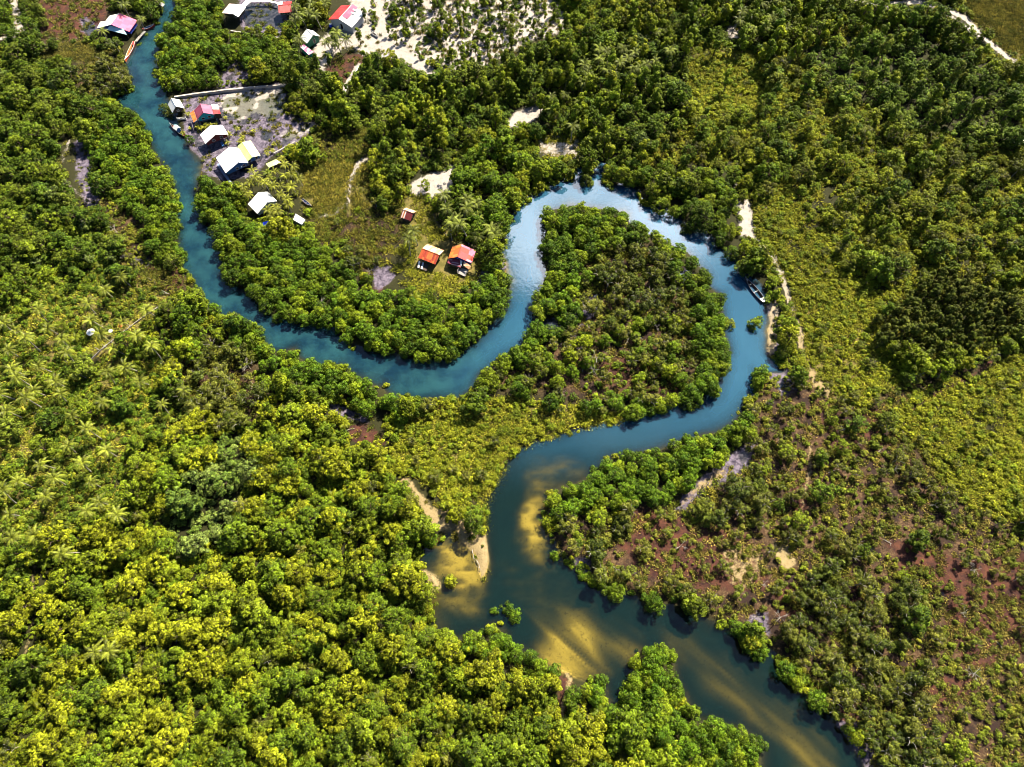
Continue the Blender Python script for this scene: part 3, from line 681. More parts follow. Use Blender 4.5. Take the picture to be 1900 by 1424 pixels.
def f_banana(rng, i):
    b = MB(); b.tube([(0, 0, -.3), (.03, 0, .7), (.05, .02, 1.4)], [.15, .12, .09], 6)
    V, Fc, var = frond_fan(rng, 12, 2.1, 1.1, .48, 1.35)
    me = mesh_np('crown', V, Fc); me.materials.append(FROND); add_attr(me, 'var', var, 'FACE'); add_attr(me, 'warm', var * .6 + .3, 'FACE')
    return b.mesh('stem', BARK), me, 1.9, 2.2
def f_dead(rng, i):
    b = MB(); h = 3.2
    b.tube([(0, 0, -.4), (.1, 0, h * .5), (.2, .1, h * .8)], [.12, .09, .06], 5)
    for k in range(7):
        a = rng.rand() * 6.28; z = h * (.3 + .5 * rng.rand()); l = .8 + 1.1 * rng.rand(); s0 = np.array((.12, .04, z)); e = s0 + np.array((cos(a) * l, sin(a) * l, .5 + .6 * rng.rand()))
        b.tube([s0, (s0 + e) / 2 + np.array((0, 0, .12)), e], [.06, .045, .02], 4)
        for j in range(2):
            a2 = a + rng.normal() * .9; m0 = s0 * .4 + e * .6; b.tube([m0, m0 + np.array((cos(a2) * .7, sin(a2) * .7, .35))], [.03, .012], 4)
    return b.mesh('trunk', PALE), None, 1.5, 3.2
def f_grass(rng, i):
    n = 70; p = rng.normal(size=(n, 3)) * np.array((.42, .42, 0)); a = rng.rand(n) * 6.28; h = .16 + .26 * rng.rand(n); w = .05 + .04 * rng.rand(n)
    dx = np.stack([np.cos(a), np.sin(a), a * 0], 1); ln = np.stack([np.cos(a + 1.4), np.sin(a + 1.4), a * 0], 1) * (h * 1.1)[:, None]; up = np.stack([a * 0, a * 0, h], 1)
    V = np.stack([p - dx * w[:, None], p + dx * w[:, None], p + dx * w[:, None] * .6 + ln + up, p - dx * w[:, None] * .3 + ln + up], 1).reshape(-1, 3)
    me = mesh_np('tuft', V, np.arange(4 * n).reshape(n, 4)); me.materials.append(LEAF); add_attr(me, 'var', rng.rand(n), 'FACE'); add_attr(me, 'warm', rng.rand(n) * .12, 'FACE')
    return None, me, .6, .35
forms('mangrove', 7, 100, f_mangrove); forms('forest', 8, 200, f_forest); forms('tall', 6, 300, f_tall); forms('scrub', 7, 400, f_scrub)
forms('bush', 7, 500, f_bush); forms('palm', 6, 600, f_palm); forms('banana', 4, 700, f_banana); forms('dead', 5, 800, f_dead); forms('grass', 4, 900, f_grass)

# zone -> {kind: (plants per square metre, size, palette)}
PAL = {
 'jungle': [(.075,.095,.008),(.055,.085,.008),(.105,.115,.009),(.085,.115,.012),(.040,.065,.008),(.122,.132,.012)],
 'mid':    [(.050,.080,.010),(.036,.062,.010),(.075,.100,.012),(.030,.055,.010),(.065,.085,.020)],
 'mang':   [(.030,.062,.006),(.042,.080,.007),(.024,.050,.006),(.062,.095,.008),(.090,.120,.010),(.036,.070,.006)],
 'mangB':  [(.045,.080,.006),(.075,.105,.008),(.105,.130,.010),(.036,.068,.006),(.055,.088,.008)],
 'tallB':  [(.105,.130,.012),(.080,.110,.012),(.130,.145,.014),(.065,.095,.012)],
 'tall':   [(.075,.105,.012),(.055,.085,.012),(.095,.120,.014),(.040,.068,.012)],
 'right':  [(.075,.105,.014),(.050,.080,.014),(.100,.125,.016),(.080,.092,.024),(.036,.060,.012),(.120,.135,.02)],
 'olive':  [(.075,.078,.022),(.055,.060,.018),(.095,.095,.034),(.042,.050,.014),(.070,.085,.018)],
 'olB':    [(.085,.090,.018),(.060,.070,.016),(.110,.112,.026),(.045,.058,.012),(.075,.098,.016)],
 'dark':   [(.036,.048,.014),(.050,.058,.016),(.028,.040,.012),(.062,.066,.024)],
 'yellow': [(.110,.120,.012),(.085,.100,.012),(.132,.142,.016),(.065,.088,.010)],
 'grey':   [(.075,.100,.055),(.060,.085,.045),(.050,.080,.030)],
 'pine':   [(.046,.058,.018),(.058,.066,.026),(.036,.048,.014)],
 'vine':   [(.045,.078,.018),(.062,.098,.024),(.034,.058,.014),(.085,.115,.030)],
 'mead':   [(.105,.105,.022),(.085,.088,.018),(.13,.12,.034)],
 'tanm':   [(.080,.068,.022),(.055,.052,.015),(.105,.086,.030),(.040,.042,.012)],
 'straw':  [(.075,.058,.03),(.055,.045,.022),(.10,.08,.045),(.045,.045,.02)],
 'brown':  [(.055,.055,.016),(.075,.065,.022),(.045,.055,.012)],
}
ZN = {
 'F': {'forest': (.085, 1, 'jungle'), 'tall': (.004, .8, 'tallB'), 'banana': (.008, 1.25, 'jungle'), 'bush': (.55, 1.35, 'jungle'), 'scrub': (.008, 1, 'olive')},
 'f': {'forest': (.085, .95, 'mid'), 'bush': (.55, 1.35, 'mid'), 'scrub': (.006, 1, 'grey')},
 'M': {'mangrove': (.14, 1, 'mang'), 'bush': (.12, 1.2, 'mang')}, 'm': {'mangrove': (.08, 1.15, 'mangB'), 'forest': (.03, 1.1, 'mid'), 'bush': (.1, 1, 'mid')},
 'A': {'tall': (.036, 1, 'tallB'), 'forest': (.05, .9, 'mid'), 'bush': (.5, 1.3, 'mid')},
 'R': {'forest': (.034, .95, 'right'), 'tall': (.006, .85, 'right'), 'scrub': (.014, 1.1, 'olive'), 'bush': (.42, 1.25, 'yellow'), 'grass': (.5, 1.3, 'mead')},
 'V': {'forest': (.05, .9, 'vine'), 'tall': (.018, 1, 'right'), 'bush': (.4, 1.3, 'vine')},
 'S': {'bush': (.62, 1.05, 'yellow'), 'scrub': (.008, .8, 'olive'), 'grass': (.8, 1.2, 'mead')},
 'C': {'tall': (.20, .66, 'pine'), 'bush': (.6, 1.2, 'olive'), 'grass': (.4, 1.2, 'brown')},
 'O': {'scrub': (.046, .95, 'olive'), 'bush': (.40, .95, 'olB'), 'forest': (.013, .8, 'mid'), 'grass': (.3, 1.0, 'straw'), 'dead': (.003, .9, 'olive')},
 'I': {'scrub': (.060, .95, 'olive'), 'mangrove': (.030, .9, 'mangB'), 'bush': (.34, 1, 'mid'), 'grass': (.3, 1, 'straw'), 'dead': (.003, .8, 'olive')},
 'o': {'scrub': (.022, .8, 'olive'), 'bush': (.44, .9, 'olB'), 'forest': (.004, .7, 'mid'), 'grass': (.35, 1.0, 'straw'), 'dead': (.003, .8, 'olive')},
 'T': {'scrub': (.085, 1.25, 'dark'), 'mangrove': (.020, .95, 'dark'), 'bush': (.34, 1.1, 'olive'), 'grass': (.4, 1.2, 'brown'), 'dead': (.0012, 1, 'olive')},
 'P': {'bush': (.62, 1.05, 'mid'), 'forest': (.012, .85, 'mid'), 'banana': (.010, .9, 'yellow'), 'grass': (.5, 1.2, 'mead')},
 'y': {'forest': (.075, 1, 'mangB'), 'bush': (.3, 1.1, 'yellow')},
 'g': {'forest': (.075, .95, 'grey'), 'bush': (.4, 1.2, 'grey')},
 'p': {'bush': (.16, .8, 'mid'), 'banana': (.02, 1, 'yellow')},
 'W': {'bush': (.26, .95, 'mid'), 'tall': (.034, .6, 'tallB'), 'forest': (.020, .65, 'mid'), 'grass': (.15, 1.0, 'straw')},
 'G': {'grass': (1.2, 1.1, 'tanm'), 'bush': (.05, .6, 'olive')},
 'H': {'grass': (.7, 1.1, 'mead'), 'bush': (.035, .8, 'yellow')},
 'B': {'bush': (.26, .85, 'brown'), 'grass': (.7, 1.2, 'brown'), 'scrub': (.004, .8, 'olive')},
 'D': {'bush': (.07, .7, 'brown'), 'grass': (.25, 1.1, 'brown')},
 'X': {'scrub': (.024, .85, 'olive'), 'bush': (.30, .8, 'olive'), 'grass': (.3, 1.0, 'straw'), 'dead': (.006, .7, 'olive')},
 '.': {'bush': (.05, .6, 'olive'), 'grass': (.16, .9, 'brown')},
}
HOUSE_KEEP = [(180,20,262,75),(414,-5,458,58),(508,-5,552,40),(612,0,690,70),(555,50,598,108),(308,180,345,215),(352,190,414,235),(370,226,428,278),(400,255,492,338),(458,350,516,404),(543,392,570,420),
 (742,382,772,418),(770,448,828,506),(826,450,886,516),(488,292,524,314),(160,610,177,627),(226,74,256,118),(262,40,292,60),(310,222,348,258),(1376,508,1424,566),(556,366,582,388),(325,212,348,225),(685,56,704,72),(765,316,836,360),(948,202,1004,230),(1000,266,1066,290),(1374,382,1394,436)]
KEEP = np.zeros(PX.shape, bool)
for x0, y0, x1, y1 in HOUSE_KEEP: KEEP |= (PX > x0) & (PX < x1) & (PY > y0) & (PY < y1)
PATHS = np.zeros(PX.shape, bool)
for pts, w in [([(1565,-5),(1640,12),(1700,6),(1752,18),(1790,38),(1830,78),(1868,108),(1910,134)], 12), ([(1752,28),(1800,60),(1842,86)], 8), ([(703,-5),(712,50),(716,85),(760,110),(800,135)], 16),
  ([(1690,765),(1720,740),(1800,700),(1838,672)], 8), ([(636,172),(650,145),(668,120)], 8), ([(30,70),(0,75)], 8), ([(1398,440),(1436,480),(1462,540),(1478,600),(1490,650),(1505,695)], 10), ([(1372,330),(1358,360),(1390,400)], 5),
  ([(310,560),(250,606),(205,640),(160,690)], 9), ([(66,1050),(62,1090),(70,1130),(45,1230),(40,1300)], 8), ([(323,178),(418,166),(537,156)], 9), ([(800,395),(810,412),(835,448)], 6),
  ([(686,298),(668,300),(656,325),(650,350),(650,378),(645,400)], 10), ([(508,285),(548,262)], 5), ([(1502,830),(1502,870),(1490,920),(1486,965)], 9), ([(1050,1248),(1058,1262),(1046,1300),(1042,1338)], 12)]:
    PATHS |= line_mask(pts, w)
rng = np.random.RandomState(7)
KMAX = {}
for zd in ZN.values():
    for k, (dn_, sz, pl) in zd.items(): KMAX[k] = max(KMAX.get(k, 0), dn_)
PLANTS = {k: [] for k in FORMS}                       # rows: x, y, scale, rot, form, tint, crown px, px radius
def size_of(kind, n):
    return {'mangrove': .72 + .55 * rng.rand(n), 'forest': .45 + 1.1 * rng.rand(n) ** 1.7, 'tall': .6 + .6 * rng.rand(n), 'scrub': .6 + .65 * rng.rand(n), 'bush': .5 + .9 * rng.rand(n) ** 1.5,
            'banana': .7 + .5 * rng.rand(n), 'dead': .6 + .7 * rng.rand(n), 'grass': .7 + .7 * rng.rand(n)}[kind]
for kind in ('mangrove', 'forest', 'tall', 'scrub', 'bush', 'banana', 'dead', 'grass'):
    s = 1 / math.sqrt(KMAX[kind]); fr = FORMS[kind]
    X, Y = np.meshgrid(np.arange(-205, 205, s), np.arange(-32, 272, s)); X = X + (rng.rand(*X.shape) - .5) * s * .95; Y = Y + (rng.rand(*Y.shape) - .5) * s * .95
    X, Y = X.ravel(), Y.ravel(); n = len(X); sc = size_of(kind, n); fi = rng.randint(0, len(fr), n)
    R = np.array([f[2] for f in fr])[fi]; H = np.array([f[3] for f in fr])[fi]
    bx, by, dep_ = proj(X, Y, 0.3); mg = 60
    vis = (bx > -mg) & (bx < 1900 + mg) & (by > -mg) & (by < 1424 + mg + 20)
    cx, cy, dep_ = proj(X, Y, H * sc * .62); zc_ = samp(zmap, cx, cy); prob = np.zeros(n); mul = np.ones(n)
    for z, zd in ZN.items():
        if kind in zd:
            m = zc_ == zi[z]; prob[m] = zd[kind][0] / KMAX[kind]; mul[m] = zd[kind][1]
    sc = sc * mul; cx, cy, dep_ = proj(X, Y, H * sc * .62); rpx = R * sc * F / dep_
    ok = vis & (rng.rand(n) < prob) & ~samp(river_m, cx, cy) & ~samp(KEEP, cx, cy) & ~samp(PATHS, bx, by)
    if kind not in ('grass',):
        for a_ in np.arange(0, 2 * pi, pi / 4): ok &= ~samp(river_m, cx + .72 * rpx * cos(a_), cy + .72 * rpx * sin(a_))
        ok &= ~samp(PATHS, cx, cy)
    bw = samp(river_m, bx, by); ok &= ~bw | (kind in ('mangrove', 'forest', 'scrub', 'tall'))
    if kind in ('forest', 'mangrove', 'tall', 'scrub'):
        for a_ in np.arange(0, 2 * pi, pi / 4): ok &= ~samp(KEEP, cx + .7 * rpx * cos(a_), cy + .7 * rpx * sin(a_))
        ok &= (samp(zmap, bx, by) != zi['.']) & (samp(pool_m, bx, by) < .4)
    clump = .62 * fbm(X, Y, 7, 91, 2) + .38 * fbm(X, Y, 24, 95, 2)
    if kind in ('bush', 'grass', 'scrub', 'forest'): ok &= np.isin(zc_, [zi[c] for c in 'FfMAg']) | ((clump + (rng.rand(n) - .5) * .5) > {'bush': .33, 'grass': .3, 'scrub': .28, 'forest': .22}[kind])
    tone = .68 + .75 * fbm(X, Y, 26, 55, 3) + .25 * (fbm(X, Y, 6, 56, 2) - .5)
    for i in np.where(ok)[0]:
        pal = PAL[ZN[zcodes[zc_[i]]][kind][2]]; c = np.array(pal[rng.randint(len(pal))]) * tone[i] * (.85 + .3 * rng.rand()) * np.array((1.5, 1.5, .58))
        PLANTS[kind].append((X[i], Y[i], sc[i], rng.rand() * 6.283, fi[i], tuple(c), cx[i], cy[i], rpx[i]))
def put(kind, px, py, sc, tint, hgt=None):
    """one plant whose crown sits at a photo position"""
    fi = rng.randint(len(FORMS[kind])); H = FORMS[kind][fi][3] * sc; p = at(px, py, H * (.97 if kind == 'palm' else .62))
    cx, cy, d = proj(p[0], p[1], H * .62)
    PLANTS[kind].append((p[0], p[1], sc, rng.rand() * 6.283, fi, tint, float(cx), float(cy), FORMS[kind][fi][2] * sc * F / float(d)))
PALM_L = [(194,536),(157,563),(72,583),(93,607),(177,593),(227,591),(275,570),(51,634),(192,620),(219,647),(79,677),(101,704),(40,704),(13,647),(147,691),(111,735),(199,701),(263,701),(239,674),(340,735),(302,758),(142,768),(20,762),(192,752),(283,650),(256,617),(54,741),(7,728),(229,516),(37,613),(111,632),(24,681),(8,600),(64,720),(120,660),
 (172,804),(125,831),(199,836),(89,861),(147,863),(40,895),(103,891),(172,896),(72,920),(185,928),(22,950),(7,925),(54,989),(20,1009),(138,1016),(158,955),(219,959),(202,1190),(188,1200),(215,1205)]
PALM_V = [(470,320),(480,330),(492,336),(463,345),(505,345),(515,322),(455,352),(520,345),(530,330),(525,312),(540,325),(545,345),(494,344),(458,364),(498,388),(512,384),(516,400),(534,345),(520,365),(531,372),(508,400),(535,385),(449,352),(502,330),(548,310),(556,330)]
PALM_D = [(771,434),(757,455),(835,412),(859,390),(868,429),(882,404),(829,388),(910,424),(837,430),(890,385),(857,372),(827,368),(908,441),(880,432),(850,408),
 (231,15),(192,62),(257,36),(548,17),(599,7),(551,76),(584,8),(547,38),(562,28),(549,82),(620,62),(628,78),(612,84),(640,74),(575,22),(610,70),(590,30),
 (1129,98),(1088,118),(1108,115),(1142,118),(1122,130),(1098,141),(1048,152),(1078,160),(1176,104),(1193,77),(1220,64),(1223,108),(1166,135),(1179,131),(1159,111),(1240,98),(1024,189),(1044,178),(1061,243),(1034,202),(1071,192),(1150,95),(1200,120),(1135,145),(1110,98),(1188,95),
 (1395,37),(1391,62),(1408,10),(1425,13),(1378,25),(1415,50),(1438,5),(1462,50),(1344,17),(1450,25),(1365,40),(1430,35)]
for x, y in PALM_L: put('palm', x, y, .72 + .3 * rng.rand(), tuple(np.array((.16, .18, .018)) * (.8 + .5 * rng.rand())))
for x, y in PALM_V: put('palm', x, y, .58 + .24 * rng.rand(), tuple(np.array((.18, .185, .018)) * (.8 + .5 * rng.rand())))
for x, y in PALM_D: put('palm', x, y, (.78 if y > 200 else .74) + .3 * rng.rand(), tuple(np.array((.115, .135, .022)) * (.8 + .6 * rng.rand())))
for x, y in [(421,264),(449,255),(452,268),(508,268),(505,280),(425,250),(470,243),(440,240),(340,205),(348,212),(385,232),(392,233),(400,229),(378,236),(418,218),(372,238),(366,235),(495,285),(515,300),(524,296),(545,320),(340,248),(444,262),(352,238)]:
    put('banana', x, y, .55 + .35 * rng.rand(), (.24, .23, .014))
# single trees that stand out against water, sand and houses
for k, x, y, s, c in [('mangrove',262,12,1.1,'mang'),('mangrove',478,52,.75,'mangB'),('mangrove',499,55,.75,'mangB'),('mangrove',530,52,.9,'mang'),('mangrove',1403,596,.95,'mangB'),('mangrove',1412,588,.7,'mangB'),('mangrove',1398,603,.7,'mang'),
  ('mangrove',1088,330,1.0,'dark'),('mangrove',1085,318,.7,'mangB'),('mangrove',1217,430,.75,'mang'),('mangrove',945,1130,.95,'mang'),('mangrove',955,1142,.9,'mang'),('mangrove',916,1133,.6,'mangB'),('mangrove',797,999,1.0,'mang'),
  ('mangrove',1415,690,1.2,'mang'),('mangrove',1408,708,.95,'mang'),('mangrove',1030,1030,.6,'mangB'),('mangrove',1052,1042,.45,'mangB'),('mangrove',1080,1070,.5,'mangB'),('mangrove',1100,1080,.6,'mangB'),
  ('mangrove',835,1078,.8,'yellow'),('mangrove',1392,1188,1.2,'yellow'),('mangrove',1412,1210,1.0,'mang'),('mangrove',1460,1245,1.15,'mang'),('mangrove',1480,1268,.9,'mang'),('mangrove',1520,1300,1.2,'mang'),('scrub',1548,1300,1.2,'olive'),
  ('mangrove',1590,1370,.8,'mangB'),('mangrove',1358,597,.8,'yellow'),('mangrove',925,515,1.15,'mang'),('mangrove',470,605,1.0,'mang'),('mangrove',365,560,.7,'mang'),('mangrove',395,572,.9,'mang'),('mangrove',205,190,1.2,'mangB'),
  ('mangrove',350,258,.75,'mang'),('mangrove',302,195,1.0,'dark'),('mangrove',312,205,.8,'dark'),
  ('tall',556,122,1.25,'tall'),('tall',700,120,1.1,'tall'),('tall',720,55,.55,'tall'),('tall',750,62,.65,'tall'),('tall',676,28,.6,'tall'),('tall',586,110,.7,'mid'),('tall',610,112,.7,'mid'),('tall',620,70,.7,'mid'),('tall',665,65,.8,'mid'),
  ('tall',963,125,1.2,'tall'),('tall',880,170,1.05,'tall'),('tall',772,180,1.15,'tall'),('tall',640,205,1.15,'tall'),('tall',610,190,1.0,'tall'),('tall',820,145,.95,'tall'),('tall',740,200,.9,'tall'),('tall',1130,160,1.0,'tall'),('tall',1070,110,1.0,'tall'),('tall',1175,25,1.0,'tall'),
  ('forest',568,218,.8,'mid'),('tall',1020,70,.6,'mid'),('tall',1050,40,.9,'mid'),('tall',1445,42,1.2,'tall'),('tall',1500,75,1.1,'tall'),('tall',1475,95,1.1,'tall'),('tall',1700,30,1.4,'tall'),('tall',1735,35,1.2,'tall'),('tall',1790,75,1.2,'tall'),('tall',1820,100,1.1,'tall'),('tall',1285,20,1.1,'tall'),('tall',1350,150,1.0,'tall'),('tall',1500,150,1.3,'tall'),
  ('forest',790,345,.8,'mid'),('scrub',330,155,1.1,'grey'),('forest',1410,480,1.3,'yellow'),('forest',1190,265,1.2,'grey'),('forest',254,865,1.4,'mid'),('forest',10,790,1.6,'mid'),('tall',45,560,.9,'mid'),('forest',440,605,1.2,'mang'),('forest',284,1140,.9,'yellow'),
  ('forest',1520,1110,.9,'dark'),('forest',1700,1150,1.2,'mid'),('bush',1677,1068,1.6,'mangB'),('bush',1702,1100,1.4,'mangB'),('dead',1402,1146,.8,'olive'),('dead',1802,1250,1.1,'olive'),('dead',598,566,1.1,'olive'),('dead',1150,505,1.0,'olive'),('dead',1105,665,1.3,'olive')]:
    pal = PAL[c]; put(k, x, y, s, tuple(np.array(pal[rng.randint(len(pal))]) * (1.0 + .2 * rng.rand()) * np.array((1.5, 1.5, .58))))

INDIV = {'mangrove': ('mangrove_tree', 'mangrove tree', 'tree', 'mangrove trees along the river'), 'forest': ('broadleaf_tree', 'broadleaf tree', 'tree', 'broadleaf trees of the forest'),
 'tall': ('feathery_tree', 'tall feathery tree', 'tree', 'tall feathery trees'), 'scrub': ('paperbark_tree', 'thin paperbark tree', 'tree', 'thin paperbark trees'), 'bush': ('shrub', 'shrub', 'shrub', 'low shrubs'),
 'palm': ('coconut_palm', 'coconut palm', 'palm', 'coconut palms'), 'banana': ('banana_plant', 'banana plant', 'plant', 'banana plants'), 'dead': ('bare_tree', 'bare bleached tree', 'tree', 'bare dead trees')}
STUFF = {'mangrove': 'mangrove_thicket', 'forest': 'forest_canopy', 'tall': 'feathery_woodland', 'scrub': 'paperbark_woodland', 'bush': 'undergrowth', 'grass': 'grass', 'banana': 'banana_grove', 'dead': 'dead_wood'}
MARKS = [("pink-roofed house",215,45),("red longboat",240,95),("stone causeway",430,168),("maroon-roofed house",380,203),("blue-walled double house",445,290),("house with maroon wall",398,250),("palm-shaded white roof",488,378),("rusty garden hut",757,397),("rust-red cottage",800,477),("patched red cottage",858,478),
 ("green-walled house",575,70),("long red-and-white house",645,30),("moored wooden boat",1398,538),("narrow creek mouth",1095,325),("glittering river bend",1380,640),("curved sandbar",985,960),("yellow lagoon",850,1040),("golden sand fan",1050,1200),("round mangrove grove",1212,1250),("southern river bend",800,722),
 ("white sand clearing",800,335),("bright sand pocket",1450,1035),("grey-green plantation",1760,580),("forked white track",1795,50),("small blue pool",1568,1053),("brown mud field",140,30),("dry muddy creek",160,330),("white round canopy",168,617),("sunlit grass glade",45,820),("mauve mud inlet",1330,870),
 ("sandy river trail",1400,410),("northern palm grove",1140,118),("sandy hollow",980,215),("dry grass pocket",1045,275),("shrub meadow",860,830),("maroon pool",1450,1115),("red mud patch",685,808),("rusty footpath",1760,730),("river narrows",345,420),("white boathouse",325,195),("bare earth track",62,1110),("bushy palm clump",202,1195),
 ("grey-leaved vine slope",400,900),("lone yellow canopy",284,1140),("reedy red bank",290,520),("fish pond",495,35),("open meadow",610,345),("straw-coloured field",1850,60),("brown ditch",1045,1300),("north palm cluster",1410,30),("loop centre",1180,560),("dark wet thicket",1700,1180),("red earth field",1820,1120),("pale sand flats",850,60),
 ("river mouth bend",1500,1330),("dark jungle hollow",650,1130),("sunny shrub slope",560,880),("tall hillside stand",1650,240),("eastern shrub slope",1820,800),("jungle corner",150,1350),("bright canopy hump",520,1330),("shaded forest dip",420,1180),("western hillside",70,330),("woodland knoll",820,210),("far edge thicket",1850,420)]
MK = np.array([(m[1], m[2]) for m in MARKS], float)
_ones = 'first second third fourth fifth sixth seventh eighth ninth tenth eleventh twelfth thirteenth fourteenth fifteenth sixteenth seventeenth eighteenth nineteenth'.split()
_tens = ['', '', 'twent', 'thirt', 'fort', 'fift', 'sixt', 'sevent', 'eight', 'ninet']
def ordw(n):
    if n < 20: return _ones[n - 1]
    if n < 100: return _tens[n // 10] + ('ieth' if n % 10 == 0 else 'y-' + _ones[n % 10 - 1])
    return 'hundred-and-' + ordw(n - 100) if n > 100 else 'hundredth'
CLOCK = ['twelve', 'one', 'two', 'three', 'four', 'five', 'six', 'seven', 'eight', 'nine', 'ten', 'eleven']
def tone_word(c):
    r, g, b = c; v = .4 * r + .6 * g
    if b > .2 * g: return 'grey-green'
    if r > .93 * g: return 'pale olive' if v > .11 else 'dark olive'
    if v > .15: return 'yellow-green'
    if v > .10: return 'bright green'
    return 'mid green' if v > .075 else 'dark green'
def stuff_object(name, kind, rows):
    proto = bpy.data.collections.new(name + ' forms')
    for i, (tr, cr, _, _) in enumerate(FORMS[kind]):
        me = cr if tr is None else tr if cr is None else join_stuff(name, [tr, cr])
        proto.objects.link(bpy.data.objects.new('%s_form_%02d' % (INDIV.get(kind, (name,))[0], i), me))
    me = bpy.data.meshes.new(name); me.vertices.add(len(rows))
    xyz = np.array([(r[0], r[1], gz(r[0], r[1])) for r in rows]); me.vertices.foreach_set('co', xyz.astype(np.float32).ravel())
    add_attr(me, 'rot', [(0, 0, r[3]) for r in rows], 'POINT', 'FLOAT_VECTOR'); add_attr(me, 'scl', [(r[2], r[2], r[2] * (.9 + .2 * ((i * 37) % 11) / 11)) for i, r in enumerate(rows)], 'POINT', 'FLOAT_VECTOR')
    add_attr(me, 'form', [r[4] for r in rows], 'POINT', 'INT'); add_attr(me, 'tint', [r[5] for r in rows], 'POINT', 'FLOAT_VECTOR'); me.update()
    ng = bpy.data.node_groups.new(name, 'GeometryNodeTree')
    ng.interface.new_socket('Geometry', in_out='INPUT', socket_type='NodeSocketGeometry'); ng.interface.new_socket('Geometry', in_out='OUTPUT', socket_type='NodeSocketGeometry')
    gi = ng.nodes.new('NodeGroupInput'); go = ng.nodes.new('NodeGroupOutput'); ins_ = ng.nodes.new('GeometryNodeInstanceOnPoints'); ci = ng.nodes.new('GeometryNodeCollectionInfo')
    ci.inputs['Collection'].default_value = proto; ci.inputs['Separate Children'].default_value = True; ci.inputs['Reset Children'].default_value = True
    def na(nm, typ):
        n = ng.nodes.new('GeometryNodeInputNamedAttribute'); n.data_type = typ; n.inputs['Name'].default_value = nm; return [o for o in n.outputs if o.enabled][0]
    e2r = ng.nodes.new('FunctionNodeEulerToRotation'); ng.links.new(na('rot', 'FLOAT_VECTOR'), e2r.inputs[0])
    ng.links.new(gi.outputs[0], ins_.inputs['Points']); ng.links.new(ci.outputs[0], ins_.inputs['Instance']); ins_.inputs['Pick Instance'].default_value = True
    ng.links.new(na('form', 'INT'), ins_.inputs['Instance Index']); ng.links.new(e2r.outputs[0], ins_.inputs['Rotation']); ng.links.new(na('scl', 'FLOAT_VECTOR'), ins_.inputs['Scale'])
    ng.links.new(ins_.outputs[0], go.inputs[0])
    o = tag(link(bpy.data.objects.new(name, me)), kind='stuff'); mod = o.modifiers.new('scatter', 'NODES'); mod.node_group = ng
    return o
def grow():
    for kind, rows in PLANTS.items():
        if not rows: continue
        if kind == 'grass': stuff_object('grass', 'grass', rows); continue
        nm, phrase, cat, group = INDIV[kind]
        A = np.array([(r[6], r[7], r[8]) for r in rows]); infr = (A[:, 0] > -4) & (A[:, 0] < 1904) & (A[:, 1] > -4) & (A[:, 1] < 1428)
        d2 = (A[:, None, 0] - MK[None, :, 0]) ** 2 + (A[:, None, 1] - MK[None, :, 1]) ** 2; lm = d2.argmin(1); dist = np.sqrt(d2.min(1))
        ck = (np.round(np.degrees(np.arctan2(A[:, 0] - MK[lm, 0], -(A[:, 1] - MK[lm, 1]))) / 30).astype(int)) % 12
        rank = {}
        order = np.argsort(dist); cnt = {}
        for i in order:
            if infr[i]: cnt[(lm[i], ck[i])] = cnt.get((lm[i], ck[i]), 0) + 1; rank[i] = cnt[(lm[i], ck[i])]
        pri = np.where(infr, A[:, 2], -1)
        if kind in ('mangrove', 'forest'): pri = pri * (1 + .5 * (np.arange(len(rows)) >= len(rows) - 90))
        idx_ = np.argsort(-pri); idx_ = [i for i in idx_ if infr[i]]
        sel = idx_[:300]; selset = set(sel)
        done = {}
        for i in sel:
            x, y, sc, rz, fi, tint, cx, cy, rr = rows[i]
            tr, cr, R, H = FORMS[kind][fi]
            if fi not in done:
                root = empty(nm); pt = []
                if tr is not None: pt.append(link(bpy.data.objects.new(tr.name, tr), root))
                if cr is not None: pt.append(link(bpy.data.objects.new(cr.name, cr), root))
                done[fi] = (root, pt)
            else:
                src, parts = done[fi]; root = src.copy(); COL.objects.link(root); pt = []
                for q_ in parts:
                    c_ = q_.copy(); c_.parent = root; COL.objects.link(c_); pt.append(c_)
            root.location = (x, y, gz(x, y)); root.rotation_euler = (.16 * sin(7 * rz), .16 * cos(11 * rz), rz) if kind == 'palm' else (0, 0, rz); root.scale = (sc, sc, sc * (.9 + .2 * ((i * 37) % 11) / 11))
            for q_ in pt: q_['tint'] = [float(v) for v in tint]
            szw = 'broad' if rr > np.percentile(A[sel, 2], 66) else 'small' if rr < np.percentile(A[sel, 2], 33) else 'medium'
            look = '' if kind == 'dead' else tone_word(tint) + ' '
            near_ = 'nearest' if rank[i] == 1 else ordw(rank[i]) + ' nearest'
            tag(root, '%s %s%s, %s at %s o\'clock from the %s' % (szw, look, phrase, near_, CLOCK[ck[i]], MARKS[lm[i]][0]), cat, group)
        rest = [rows[i] for i in range(len(rows)) if i not in selset]
        if rest and kind in STUFF: stuff_object(STUFF[kind], kind, rest)

